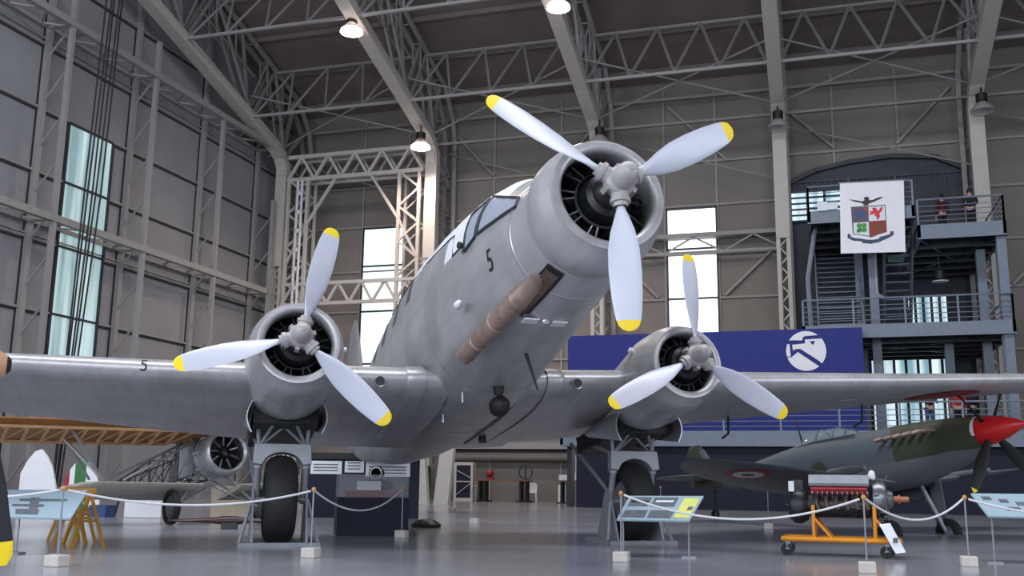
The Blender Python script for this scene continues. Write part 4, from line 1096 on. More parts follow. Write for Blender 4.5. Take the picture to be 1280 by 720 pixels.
MB().lathe([(.95, 0), (.9, .05), (.75, .13), (.5, .22), (.2, .29), (0, .315), (-.04, .3)], (0, 0, 0), (0, -1, 0), n=32).build('spinner', M['red'], spit, smooth=True, off=OS)
MB().lathe([(0, .322), (-.06, .326), (-.1, .31)], (0, 0, 0), (0, -1, 0), n=32).build('spinner_ring', M['white'], spit, smooth=True, off=OS)
for k in range(4):
    a = pi/4+k*pi/2+.12; d = Vector((cos(a), 0, sin(a))); t = Vector((-sin(a), 0, cos(a))); rings = []
    for r, c, th, tw in ((.22, .1, .09, 60), (.45, .16, .06, 50), (.75, .24, .04, 40), (1.1, .24, .03, 32), (1.4, .19, .02, 27), (1.52, .14, .015, 25), (1.6, .04, .008, 25)):
        twr = radians(tw); cd = t*cos(twr)-Vector((0, 1, 0))*sin(twr); nd = t*sin(twr)+Vector((0, 1, 0))*cos(twr)
        rings.append([Vector((0, -.18, 0))+d*r+cd*(c/2*cos(2*pi*j/12))+nd*(th/2*sin(2*pi*j/12)) for j in range(12)])
    b = MB(); b.loft(rings[:6], 0, cap=False); b.loft(rings[5:], 1); b.build('propeller_blade', [M['black'], M['yellow']], spit, smooth=60, off=OS)
for side in (-1, 1):
    rings = []
    for i in range(14):
        t = i/13; l = side*(.3+t*5.3)
        c = 2.5*sqrt(max(.012, 1-(t)**2.4)); le = -2.05-.62*(1-c/2.5)
        th = .30*(1-t)+.04; u0 = -.76+.1*t*5.3*.95
        ring = []
        for j in range(24):
            a = 2*pi*j/24; x = (1-cos(a))/2; yt = th*2.2*(.2969*sqrt(x)-.126*x-.3516*x*x+.2843*x**3-.1036*x**4)
            ring.append((l, -(le-c*x), u0+(yt if a < pi else -yt)*1.6))
        rings.append(ring)
    MB().loft(rings).build('wing', M['under'] if side < 0 else M['camo'], spit, smooth=50, off=OS)
    MB().lathe([(.0, .12), (.3, .2), (1.0, .22), (1.6, .14), (1.7, 0)], (side*1.1, 2.3, -.9), (0, 1, 0), n=16).build('radiator_fairing', M['under'], spit, smooth=True, off=OS)
    MB().lathe([(0, 0), (.02, .06), (.3, .09), (.9, .1), (1.0, .08)], (side*2.1, 1.35, -.56), (0, 1, 0), n=16).build('cannon_fairing', M['under'], spit, smooth=True, off=OS)
    rings = []
    for l, f0, f1, w in ((0, -7.7, -8.7, .07), (1.0, -7.85, -8.65, .05), (1.6, -8.05, -8.5, .02)):
        rings.append([(side*l, -((f0+f1)/2+(f0-f1)/2*cos(2*pi*j/16)), .22+w*sin(2*pi*j/16)) for j in range(16)])
    MB().loft(rings).build('tailplane', M['camo'], spit, smooth=50, off=OS)
    lg_ = MB().tube([(side*.75, 2.3, -.6), (side*.95, 1.95, -1.82)], .05, 10); lg_.build('landing_gear_leg', M['gear'], spit, off=OS)
    MB().lathe([(-.08, .16), (-.08, .26), (-.04, .31), (.04, .31), (.08, .26), (.08, .16)], (side*1.0, 1.93, -1.86), (1, 0, 0), n=24).build('main_wheel', M['rubber'], spit, smooth=True, off=OS)
    MB().box((side*1.08, 2.1, -1.2), (.03, .3, 1.0)).build('wheel_door', M['under'], spit, off=OS)
    ex = MB()
    for k in range(6):
        f = -.85-k*.24; w = srow(f)[1]
        ex.tube([(side*(w*.86), -f, .18+.0*k), (side*(w+.07), -f+.06, .19), (side*(w+.12), -f+.17, .17)], .05, 8)
    ex.build('exhaust_stubs', M['rust'], spit, smooth=True, off=OS)
rings = []
for z, f0, f1, w in ((.0, -7.4, -8.9, .07), (.5, -7.9, -9.0, .06), (.95, -8.2, -8.95, .04), (1.15, -8.4, -8.8, .015)):
    rings.append([(w*sin(2*pi*j/16), -((f0+f1)/2+(f0-f1)/2*cos(2*pi*j/16)), z) for j in range(16)])
MB().loft(rings).build('tail_fin', M['camo'], spit, smooth=50, off=OS)
MB().lathe([(-.05, .07), (-.03, .13), (.03, .13), (.05, .07)], (0, 8.1, -.75), (1, 0, 0), n=16).tube([(0, 8.1, -.68), (0, 8.0, -.1)], .03, 6).build('tail_wheel', M['rubber'], spit, off=OS)
# canopy
rings = []
for f, w, h in ((-2.95, .3, .02), (-3.25, .29, .17), (-3.6, .27, .27), (-4.1, .26, .28), (-4.7, .2, .16), (-5.1, .12, .02)):
    rings.append([(w*cos(pi*j/12), -f, srow(f)[2]-.06+h*sin(pi*j/12)) for j in range(13)])
cp = MB().loft(rings, closed=False, cap=False).build('canopy', mat('canopy_perspex', (150, 165, 172), .05, var=0, alpha=.4), spit, smooth=True, off=OS)
fr = MB()
for i in (1, 2, 3): fr.tube(rings[i], .02, 5)
fr.tube([r[12] for r in rings], .02, 5); fr.tube([r[0] for r in rings], .02, 5); fr.build('canopy_frame', M['camo'], cp, off=OS)
MB().tube([(0, 4.75, .5), (0, 4.85, 1.15)], [.03, .012], 6).build('aerial_mast', M['black'], spit, off=OS)
# roundel on the upper surface near side wing
def swing(l, x):
    t = (abs(l)-.3)/5.3; c = 2.5*sqrt(max(.012, 1-t**2.4)); le = -2.05-.62*(1-c/2.5); th = .30*(1-t)+.04
    yt = th*2.2*(.2969*sqrt(x)-.126*x-.3516*x*x+.2843*x**3-.1036*x**4); return (l, -(le-c*x), -.76+.1*t*5.3*.95-yt*1.6)
for nm_, r0, m_, e in (('roundel_ring', .5, mat('roundel_red', (168, 52, 58), .6, var=.05), .008), ('roundel_white', .34, M['white'], .013), ('roundel_centre', .14, mat('roundel_green', (70, 96, 80), .6, var=.05), .018)):
    pts = []
    for k in range(28):
        a = 2*pi*k/28; p = swing(-3.75+r0*cos(a), .42+r0*sin(a)/2.0); pts.append((p[0], p[1], p[2]-e))
    cp_ = swing(-3.75, .42); pts.append((cp_[0], cp_[1], cp_[2]-e-.004))
    MB().add(pts, [(k, (k+1) % 28, 28) for k in range(28)]).build(nm_, m_, spit, off=OS)

M['dullred'] = mat('dull_red_paint', (142, 32, 38), .5, var=.15, scale=8)
# ------------------------------------------------------------ V12 engine on an orange wheeled stand
eg = empty('engine_stand', (.24, 16.1, 0), rz=radians(-2)); eg.scale = (.9, .9, .9)
st_ = MB()
lp = [(-.9, -.3), (-.75, -.38), (.8, -.38), (.92, -.25), (.92, .25), (.8, .38), (-.75, .38), (-.9, .3), (-.9, -.3)]
st_.tube([(x, y, .27) for x, y in lp], .038, 8)
for x in (-.4, .55):
    st_.tube([(x, -.34, .27), (x, -.3, .82)], .03, 8); st_.tube([(x, .34, .27), (x, .3, .82)], .03, 8)
    st_.tube([(x, -.32, .62), (x+.28, -.36, .29)], .022, 8); st_.tube([(x, .32, .62), (x+.28, .36, .29)], .022, 8)
    st_.tube([(x, -.32, .62), (x-.0, .32, .3)], .02, 8)
st_.build('base_frame', M['orange'], eg, smooth=True)
for x, y in ((-.82, -.3), (-.82, .32), (.72, -.34), (.8, .34)):
    c = MB().b2((x-.035, y-.03, .1), (x+.035, y+.03, .25)).build('caster_fork', M['gear'], eg)
    MB().lathe([(-.03, .03), (-.03, .098), (.03, .098), (.03, .03)], (x-.02, y, .1), (0, 1, 0), n=18).build('caster_wheel', M['rubber'], c, smooth=40)
tag(eg, 'orange tubular engine stand on small black casters before the fighter', 'engine stand')
bd = MB(); bd.add([(.62, -.45, .52), (.78, -.42, .54), (.98, -.52, .12), (.83, -.56, .10)], [(0, 1, 2, 3)]); bd.v += [(x, y+.03, z+.02) for x, y, z in bd.v[:4]]; bd.f += [(7, 6, 5, 4), (0, 4, 5, 1), (1, 5, 6, 2), (2, 6, 7, 3), (3, 7, 4, 0)]; bd.m += [0]*5
lb_ = bd.build('information_plate', [M['paper']]); lb_.location = eg.location; lb_.rotation_euler = eg.rotation_euler; lb_.scale = eg.scale
tag(lb_, 'narrow white slanted text plate hung on the orange engine stand', 'sign')
MB().prism([(.0, 0), (.08, 0), (.09, .1), (.01, .1)], lambda x, y, t: (.8+x*.9, -.52-t-.01*0+.02*y, .26+y*.8), .006).build('printed_picture', M['greyink'], lb_)
v = empty('aero_engine', (.28, 16.1, .72), rz=radians(-2)); v.scale = (.8, .84, .96)
MB().loft([[(x, .26*cos(2*pi*j/16)*s_, .02+.2*sin(2*pi*j/16)*s_) for j in range(16)] for x, s_ in ((-.62, .8), (-.55, 1), (.5, 1), (.6, .8))]).build('crankcase', M['engine_dark'], v, smooth=40)
R30 = [Matrix.Rotation(a, 3, 'X') for a in (radians(32), radians(-32))]
for s2, R_ in zip((-1, 1), R30):
    o_ = R_ @ Vector((0, 0, .3))
    b = MB(); b.box(o_, (1.05, .2, .26), rot=R_)
    for k in range(6): b.box(R_ @ Vector((-.44+k*.175, -s2*-.11 if 0 else .0, .3)), (.12, .24, .2), rot=R_)
    b.build('cylinder_bank', M['engine_dark'], v)
    c = MB(); pr = [(-.1, 0), (.1, 0), (.1, .05), (.06, .1), (-.06, .1), (-.1, .05)]
    q = [tuple(R_ @ Vector((-.56, y, .43+z))) for y, z in pr]; q2 = [tuple(R_ @ Vector((.5, y, .43+z))) for y, z in pr]
    c.loft([q, q2]).build('rocker_cover', M['gear'], v, smooth=30)
    e = MB().box(R_ @ Vector((-.03, s2*.13, .37)), (1.0, .05, .09), rot=R_)
    e.build('red_ignition_rail', M['dullred'], v)
    p = MB()
    for k in range(12): p.tube([R_ @ Vector((-.5+k*.088, s2*.155, .37)), R_ @ Vector((-.5+k*.088, s2*.2, .36)), R_ @ Vector((-.5+k*.088, s2*.16, .24))], .014, 6)
    p.build('spark_plug_leads', M['engine_mid'], v)
    x_ = MB()
    for k in range(6): x_.tube([R_ @ Vector((-.44+k*.175, s2*.1, .25)), R_ @ Vector((-.44+k*.175, s2*.22, .2)), R_ @ Vector((-.4+k*.175, s2*.26, .12))], .035, 8)
    x_.build('exhaust_port', M['rustdark'], v, smooth=True)
MB().lathe([(.5, .16), (.56, .26), (.66, .29), (.78, .25), (.82, .14), (.9, .12), (.92, .07)], (0, 0, .12), (1, 0, 0), n=24).build('reduction_gear', M['engine_mid'], v, smooth=40)
MB().lathe([(.9, .05), (1.0, .05), (1.0, .07), (1.03, .07), (1.04, .045), (1.18, .045), (1.19, 0)], (0, 0, .12), (1, 0, 0), n=16).build('propeller_shaft', mat('rusty_shaft', (150, 92, 70), .5, .3, var=.2), v, smooth=40)
MB().lathe([(-.95, .0), (-.94, .2), (-.85, .27), (-.72, .28), (-.6, .22)], (0, 0, .0), (1, 0, 0), n=24).box((-.78, 0, .3), (.2, .25, .2)).build('supercharger', M['engine_dark'], v, smooth=40)
MB().b2((-.93, -.26, .22), (-.83, -.25, .38)).build('white_tag', M['paper'], v)
MB().lathe([(0, .06), (.04, .075), (.12, .05), (.14, 0)], (.55, -.08, .42), (.1, 0, 1), n=14).build('magneto_cap', M['white'], v, smooth=True)
random.seed(3)
for k in range(26):
    x = random.uniform(-.85, .75); a = random.uniform(-2.4, -.7); r0 = .24
    p0 = Vector((x, r0*cos(a)-.05, r0*sin(a)+.08)); MB().tube([p0, p0+Vector((random.uniform(-.12, .12), -.08, random.uniform(-.05, .12))), p0+Vector((random.uniform(-.2, .2), -.03, random.uniform(-.02, .2)))], random.choice((.012, .02, .03)), 6).build('hose', M['engine_dark'], v, smooth=True)
random.seed(5)
for k in range(14):
    a = random.uniform(0, 2*pi); x = random.uniform(.52, .74); p0 = Vector((x, .27*cos(a), .12+.27*sin(a))); MB().tube([p0, p0+Vector((.08, .04*cos(a), .04*sin(a))), p0+Vector((.1, .0, .1))], .014, 6).build('fitting', M['engine_mid'], v, smooth=True)
tag(v, 'dark liquid-cooled twelve-cylinder engine with red rows, resting on the orange stand', 'engine')

# ------------------------------------------------------------ rope barrier
def make_post():
    r = empty('rope_post')
    MB().b2((-.1, -.1, 0), (.1, .1, .13)).build('stone_base', M['block'], r, bevel=.01)
    MB().tube([(0, 0, .12), (0, 0, .88)], .011, 8).build('pole', M['gear'], r)
    MB().lathe([(-.03, 0), (-.028, .02), (0, .032), (.03, .02), (.035, 0)], (0, 0, .89), n=12).build('knob', M['amber'], r, smooth=True)
    return r
PP = [(-8.56, 9.99), (-6.57, 12.43), (-7.33, 17.3), (-2.59, 13.6), (.49, 13.22), (1.83, 14.85), (-4.85, 25.9), (-11.58, 31.5), (-8.02, 23.4), (-8.9, 44.5), (-4.6, 30.5), (-1.2, 24.5)]
PN = ['in front of the pale blue panel', 'at the left main wheel', 'at the display case corner', 'by the panel with photographs', 'in front of the orange engine stand', 'under the red spinner', 'behind the right main wheel', 'far back, alone', 'in the centre aisle, nearer of two', 'before the right table', 'before the navy wall', 'far behind the photograph panel']
post0 = make_post()
for i, ((x, y), s_) in enumerate(zip(PP, PN)):
    o = post0 if i == 0 else copy_tree(post0); o.location = (x, y, 0)
    tag(o, 'thin rope post with amber knob and stone base '+s_, 'post', 'rope barrier posts')
def rope(a, b_, sag, label, n=16, r=.014):
    a = Vector((a[0], a[1], .87)); b_ = Vector((b_[0], b_[1], .87))
    L_ = (b_-a).length; d = (b_-a)/L_; a = a+d*.045; b_ = b_-d*.045
    pts = [a.lerp(b_, k/n)-Vector((0, 0, sag*4*(k/n)*(1-k/n))) for k in range(n+1)]
    o = MB().tube(pts, r, 8).build('barrier_rope', M['rope'], smooth=True); tag(o, label, 'rope', 'barrier ropes')
rope((-11.3, 9.2), PP[0], .12, 'white rope running left from the first post to the picture edge')
rope(PP[0], PP[1], .18, 'white rope hanging in front of the left main wheel and vintage biplane')
rope(PP[1], PP[2], .32, 'white rope sagging in front of the navy display case')
rope(PP[3], PP[6], .52, 'white rope sagging back past the right main wheel')
rope(PP[3], PP[4], .28, 'white rope between slanted panel and orange engine stand')
rope(PP[4], PP[5], .26, 'white rope')
rope(PP[5], (4.6, 14.4), .2, 'white rope leaving the picture at the right edge')
bpy.data.objects['barrier_rope.005']['label'] = 'white rope between the engine stand post and the post under the spinner'

# ------------------------------------------------------------ slanted information panels
def quadslab(c, t=.02):
    c = [Vector(p) for p in c]; n_ = (c[1]-c[0]).cross(c[3]-c[0]).normalized()
    if n_.z < 0: n_ = -n_
    return c, n_
def infopanel(name, corners, legs, m_, prints, label):
    c, n_ = quadslab(corners); base = Vector((sum(p.x for p in c)/4, sum(p.y for p in c)/4, 0))
    r = empty(name, base); o = tuple(-base)
    b = MB(); b.add([p for p in c]+[p-n_*.025 for p in c], [(0, 1, 2, 3), (7, 6, 5, 4), (0, 4, 5, 1), (1, 5, 6, 2), (2, 6, 7, 3), (3, 7, 4, 0)])
    b.build('panel_board', m_, r, off=o)
    def at(u, v, e): 
        p = c[0]*(1-u)*(1-v)+c[1]*u*(1-v)+c[2]*u*v+c[3]*(1-u)*v; return p+n_*e
    for (u0, v0, u1, v1, mm, nm_) in prints:
        q = MB(); q.add([at(u0, v0, .004), at(u1, v0, .004), at(u1, v1, .004), at(u0, v1, .004)], [(0, 1, 2, 3)]); q.build(nm_, mm, r, off=o)
    for (x, y, z) in legs:
        MB().tube([(x, y, 0), (x, y, z)], .012, 8).box((x, y, .01), (.2, .14, .02)).build('leg', M['gear'], r, off=o)
    return tag(r, label, 'information panel')
def plane_print(at_u, at_v, s_): pass
infopanel('information_stand', [(-2.74, 15.07, .84), (-1.68, 15.39, .85), (-1.80, 14.57, .515), (-2.78, 14.27, .525)], [(-1.83, 14.72, .55), (-2.72, 14.45, .56)], M['bluepaper'],
          [(.05, .08, .32, .45, M['greyink'], 'printed_photo'), (.36, .08, .68, .45, M['greyink'], 'printed_photo'), (.05, .62, .36, .92, M['greyink'], 'printed_photo'), (.4, .62, .72, .92, M['greyink'], 'printed_photo'), (.76, .1, .97, .9, M['yellowink'], 'printed_text_block'), (.07, .22, .3, .3, M['black'], 'aircraft_silhouette'), (.4, .2, .64, .28, M['paper'], 'aircraft_silhouette'), (.88, .45, .95, .6, M['greyink'], 'printed_photo')],
          'pale blue slanted information panel with photographs, left of the rope to the engine')
infopanel('information_stand', [(2.07, 16.09, .94), (3.1, 16.4, .94), (3.22, 15.75, .63), (2.19, 15.45, .64)], [(2.9, 15.75, .68), (2.25, 15.6, .68)], M['bluepaper'],
          [(.1+.2*i, .15+.22*i*.5, .22+.2*i, .3+.22*i*.5, M['greyink'], 'aircraft_silhouette') for i in range(4)]+[(.3, .6, .5, .75, M['greyink'], 'aircraft_silhouette')],
          'slanted information panel with small dark silhouettes at the right picture edge')
infopanel('information_stand', [(-11.13, 11.87, .83), (-10.03, 12.2, .84), (-9.57, 11.35, .48), (-10.35, 11.11, .49)], [(-9.75, 11.4, .5), (-10.4, 11.35, .5)], M['bluepaper'],
          [(.15, .35, .8, .42, M['greyink'], 'wing_drawing'), (.3, .3, .42, .75, M['greyink'], 'fuselage_drawing'), (.05, .55, .5, .62, M['greyink'], 'text_block'), (.1, .72, .45, .9, M['greyink'], 'text_block')],
          'large pale blue panel with an aircraft drawing before the yellow trestles')
# yellow wooden trestles
def make_trestle():
    r = empty('wooden_trestle')
    MB().b2((-.05, -.45, .78), (.05, .45, .86)).build('top_rail', M['ochre'], r)
    for y in (-.36, .36):
        for s2 in (-1, 1): MB().bar((0, y, .8), (s2*.24, y*1.12, 0.0), .06, .045).build('leg', M['ochre'], r)
        MB().bar((-.15, y*1.05, .38), (.15, y*1.05, .38), .05, .04).build('cross_brace', M['ochre'], r)
    return r
t0 = make_trestle()
for i, (x, y, a, s_) in enumerate(((-10.7, 12.9, 1.0, 'nearer'), (-11.5, 13.7, 1.0, 'farther'))):
    o = t0 if i == 0 else copy_tree(t0); o.location = (x, y, 0); o.rotation_euler.z = a
    tag(o, 'ochre wooden trestle behind the pale blue panel, the %s one' % s_, 'trestle', 'ochre trestles')

# ------------------------------------------------------------ skeleton biplane at the left
bh = Vector((.85, -.527, 0)); bl_ = Vector((.527, .85, 0)); bz = Vector((0, 0, 1)); bf = (bh*cos(.16)+bz*sin(.16)); bu = bf.cross(bl_)
bip = empty('skeleton_biplane', (-12.75, 19.95, 0), rot=Matrix((bl_, -bh, bz)).transposed())
tag(bip, 'old biplane with orange wooden upper wing, white lower wing and radial engine', 'aircraft')
C_ = (0, 0, 1.60); AX = (0, cos(.16), -sin(.16))
cw = MB().lathe([(.0, .40), (-.06, .45), (-.02, .50), (.1, .535), (.35, .545), (.6, .52), (.85, .42), (.95, .36)], C_, AX, n=40)
cwo = cw.build('engine_cowling', M['silver_light'], bip, smooth=60)
for k in range(9):
    a = 2*pi*k/9+.3; MB().lathe([(-.12, 0), (-.06, .05), (.05, .07), (.16, .04), (.2, 0)], Vector(C_)+Vector((.53*cos(a), .42, .53*sin(a)-.06)), AX, n=10).build('rocker_blister', M['silver_light'], cwo, smooth=True)
e = MB().lathe([(.05, .08), (.12, .14), (.3, .16), (.32, .42)], C_, AX, n=24).build('engine_crankcase', M['engine_dark'], bip, smooth=40)
for k in range(9):
    a = 2*pi*k/9+.3; d = Vector((cos(a), 0, sin(a))); MB().tube([Vector(C_)+d*.14+Vector((0, .18, 0)), Vector(C_)+d*.4+Vector((0, .16, 0))], .028, 8).build('cylinder', M['engine_mid'], e)
# tubular fuselage skeleton
fsx = MB(); st = [(.95, .34, 1.78, 1.08), (1.8, .36, 1.75, .95), (2.7, .34, 1.62, .85), (3.7, .27, 1.42, .75), (4.8, .19, 1.2, .66), (5.9, .1, .98, .6), (6.6, .04, .86, .62)]
for a, b_ in zip(st[:-1], st[1:]):
    for s2 in (-1, 1):
        for i in (2, 3): fsx.tube([(s2*a[1], a[0], a[i]), (s2*b_[1], b_[0], b_[i])], .022, 6)
        fsx.tube([(s2*a[1], a[0], a[2]), (s2*b_[1], b_[0], b_[3])], .014, 5)
        fsx.tube([(s2*a[1], a[0], a[3]), (s2*b_[1], b_[0], b_[2])], .008, 5)
        fsx.tube([(s2*b_[1], b_[0], b_[2]), (s2*b_[1], b_[0], b_[3])], .018, 6)
    for i in (2, 3): fsx.tube([(-b_[1], b_[0], b_[i]), (b_[1], b_[0], b_[i])], .016, 6)
fsx.build('fuselage_skeleton', M['dark_steel'], bip)
MB().b2((-.36, 1.0, 1.0), (-.33, 1.75, 1.75)).b2((.33, 1.0, 1.0), (.36, 1.75, 1.75)).b2((-.33, 1.0, 1.05), (.33, 1.06, 1.7)).build('side_panel', M['gear'], bip)
MB().b2((-.2, 2.2, .95), (.2, 2.7, 1.35)).build('fuel_tank', M['engine_mid'], bip, bevel=.05)
# wings
def slabwing(l0, l1, y0, c, z0, z1, th, n=10, round_=True, tilt=.1):
    rings = []
    for i in range(n+1):
        t = i/n; l = l0+(l1-l0)*t; cc = c*(sqrt(max(.02, 1-((t-.8)/.2)**2)) if round_ and t > .8 else 1); zz = z0+(z1-z0)*t
        rings.append([(l, y0+c*.5-cc*.5*cos(2*pi*j/20), zz-tilt*(c*.5-cc*.5*cos(2*pi*j/20))+th/2*sin(2*pi*j/20)*(1.2-.4*(1-cos(2*pi*j/20))/2)) for j in range(20)])
    return MB().loft(rings)
slabwing(.9, -6.3, -.25, 1.55, 2.2, 2.1, .16, tilt=.25).build('upper_wing_spar_skin', M['orange_fabric'], bip, smooth=50)
rb_ = MB()
for k in range(13):
    l = -1.2-k*.38; rb_.bar((l, 0, 2.0), (l+.18, 1.05, 1.74), .07, .05); rb_.bar((l+.18, 1.05, 1.74), (l+.38, 0, 2.0), .05, .04)
rb_.bar((-1.0, -.02, 2.02), (-6.2, -.02, 1.96), .06).bar((-1.0, 1.07, 1.75), (-6.2, 1.07, 1.68), .06)
rb_.build('wing_rib_lattice', mat('pale_rib_wood', (222, 176, 128), .6, var=.1), bip)
slabwing(-.45, -3.3, .1, 1.35, .88, .92, .13, tilt=.28).build('lower_wing', M['cream'], bip, smooth=50)
slabwing(.45, 1.9, .1, 1.35, .88, .9, .13, tilt=.28).build('lower_wing', M['cream'], bip, smooth=50)
q = MB()
for a, b_ in (((-2.6, .3, .95), (-3.4, .2, 2.05)), ((-2.6, 1.1, .95), (-3.4, 1.0, 2.05)), ((-2.6, .3, .95), (-3.5, 1.0, 2.05)), ((-.35, .9, 1.75), (-.9, .3, 2.1)), ((-.35, 1.6, 1.75), (-.8, 1.0, 2.1)), ((-.3, 1.2, 1.9), (-2.3, .9, .95)), ((-.3, .8, 1.9), (-2.1, .5, .95))):
    q.tube([a, b_], .03, 8)
q.build('wing_strut', M['silver_light'], bip)
for s2 in (-1, 1):
    g = MB().tube([(s2*.35, .6, 1.05), (s2*.98, .32, .38)], .035, 8).tube([(s2*.3, 1.5, 1.0), (s2*.98, .36, .38)], .03, 8).tube([(s2*.0, .8, .85), (s2*.98, .34, .4)], .02, 8)
    g.build('landing_gear_leg', M['silver_light'], bip)
    w = MB().lathe([(-.05, .27), (-.085, .31), (-.06, .36), (0, .375), (.06, .36), (.085, .31), (.05, .27)], (s2*1.06, .34, .375), (1, 0, 0), n=32).build('main_wheel', M['rubber'], bip, smooth=True)
    MB().lathe([(-.09, 0), (-.09, .05), (-.03, .27), (.03, .27), (.09, .05), (.09, 0)], (s2*1.06, .34, .375), (1, 0, 0), n=24).build('wheel_disc', M['engine_mid'], w, smooth=True)
MB().tube([(0, 6.2, .65), (0, 6.5, .02)], .03, 8).build('tail_skid', M['dark_steel'], bip)
# dark wooden propeller lying on a low trestle
pr_ = empty('wooden_propeller', (-11.6, 18.4, 0), rz=.5)
rings = []
for x, w, h in ((-1.2, .03, .01), (-1.0, .09, .03), (-.7, .11, .04), (-.3, .09, .06), (-.12, .09, .09), (.12, .09, .09), (.3, .09, .06), (.7, .11, .04), (1.0, .09, .03), (1.2, .03, .01)):
    rings.append([(x, w*cos(2*pi*j/12), .17+h*sin(2*pi*j/12)+x*0) for j in range(12)])
MB().loft(rings).build('blades', mat('dark_varnished_wood', (58, 38, 36), .35, var=.2), pr_, smooth=True)
MB().b2((-.16, -.14, 0), (.16, .14, .13)).build('support_block', M['dark_steel'], pr_, bevel=.01)
tag(pr_, 'dark varnished two-blade propeller lying low beside the left main wheel', 'propeller')
# tail fins standing at the back left
def fin_thing(loc, h, w, cols, label, rz=0):
    r = empty('tail_rudder', loc, rz=rz)
    n = len(cols); x0 = -w/2
    out = []
    for k, (fr_, m_, nm_) in enumerate(cols):
        x1 = x0+fr_*w; pts = []
        def top(x): 
            t = (x+w/2)/w; return h*(.25+.75*sqrt(max(0, 1-(abs(t-.45)/.56)**1.25)))
        P_ = [(x0, .0), (x1, .0)]+[(x1+(x0-x1)*j/6, top(x1+(x0-x1)*j/6)) for j in range(7)]
        MB().prism(P_, lambda x, z, t: (x, t-.05, z), .1).build(nm_, m_, r, bevel=.01); x0 = x1
    MB().b2((-w/2, -.25, 0), (w/2, .25, .06)).build('stand_foot', M['dark_steel'], r)
    return tag(r, label, 'rudder')
fin_thing((-20.1, 22.5, 0), 1.75, 1.0, [(1, M['white'], 'rudder_panel')], 'plain white standing tail fin at the far left, behind the blue panel', rz=.3)
fin_thing((-19.1, 23.0, 0), 1.5, 1.0, [(.14, mat('flag_red', (150, 40, 50), .6), 'red_stripe'), (.14, M['white'], 'white_stripe'), (.3, M['green'], 'green_stripe'), (.42, M['white'], 'white_tail_part')], 'standing tail fin with red, white and green stripes', rz=.3)
cr_ = MB().b2((-.55, -.4, 0), (.55, .4, .42)).b2((-.5, -.35, .42), (.2, .35, .5)).build('storage_crate', M['white'], bevel=.02); cr_.location = (-16.4, 22.4, 0); tag(cr_, 'low white crate on the floor behind the biplane wheel', 'crate')
cr_ = MB().b2((-.9, -.3, 0), (.9, .3, .8)).build('storage_crate', M['box'], bevel=.02); cr_.location = (-14.2, 23.3, 0); tag(cr_, 'beige crate behind the biplane engine, right side', 'crate')
cr_ = MB().b2((-.25, -.2, 0), (.25, .2, .3)).build('storage_box', mat('blue_box', (48, 72, 120), .6)); cr_.location = (-17.6, 22.0, 0); tag(cr_, 'small blue box left of the low white crate', 'box')

# ------------------------------------------------------------ display case and posters
case = empty('display_case', (-8.0, 17.5, 0), rz=atan2(.49, .87))
MB().b2((-.66, 0, 0), (.66, 1.1, .70)).build('plinth', M['navy'], case)
MB().b2((-.65, .01, .70), (.65, 1.09, 1.12)).build('glass_cover', M['clear'], case)
MB().b2((-.5, .2, .705), (.5, .9, .82)).build('red_base', mat('dull_red_cloth', (120, 50, 54), .8), case)
MB().b2((-.3, .25, .83), (.15, .3, 1.0)).build('text_card', M['paper'], case)
MB().lathe([(-.25, .05), (-.2, .1), (.1, .12), (.3, .06)], (.1, .6, .92), (1, .2, 0), n=14).build('exhibit', M['engine_dark'], case, smooth=True)
tag(case, 'navy plinth display case with clear cover in front of the fuselage', 'display case')
cn = empty('cannon_barrel', (-8.9, 19.6, 0), rz=.35)
MB().b2((-.2, -.2, 0), (.2, .2, 1.0)).build('pedestal', M['navy'], cn)
MB().lathe([(-.35, .13), (-.33, .15), (-.2, .15), (-.18, .13), (.5, .12), (.5, 0)], (0, 0, 1.16), (0, 1, 0), n=20).build('barrel', M['black'], cn, smooth=40)
MB().lathe([(-.355, .13), (-.36, .1), (-.3, .1)], (0, 0, 1.16), (0, 1, 0), n=20).build('bright_muzzle_ring', M['silver_light'], cn, smooth=40)
tag(cn, 'black round barrel seen end-on above the navy display case', 'exhibit')
nb_ = empty('poster_wall', (-11.9, 25.1, 0), rz=.28)
MB().b2((-1.5, 0, 0), (1.6, .1, 1.72)).build('board', M['navy'], nb_)
MB().b2((-1.5, -.05, 1.55), (1.6, 0, 1.72)).build('top_board', M['black'], nb_)
for x0, x1, z0, z1 in ((-1.35, -.5, 1.15, 1.5), (-.42, .1, 1.2, 1.5), (.15, 1.35, 1.1, 1.48)):
    o = MB().b2((x0, -.02, z0), (x1, 0, z1)).build('poster', M['paper'], nb_)
    t_ = MB()
    for k in range(3): t_.b2((x0+.08, -.026, z0+.08+k*.08), (x1-.1, -.021, z0+.11+k*.08))
    t_.build('poster_lines', M['greyink'], o)
tag(nb_, 'navy display wall with white posters behind the left main wheel', 'display wall')
cs = MB().b2((-.22, -.1, .15), (.22, .1, .5)).b2((-.2, -.02, 0), (-.17, .02, .15)).b2((.17, -.02, 0), (.2, .02, .15)).build('green_sign_box', M['green']); cs.location = (-8.9, 19.0, 0)
MB().b2((-.16, -.115, .22), (-.12, -.1, .46)).b2((-.2, -.115, .34), (-.08, -.1, .37)).build('white_cross', M['white'], cs); tag(cs, 'small green box with a white mark beside the navy display case', 'box')

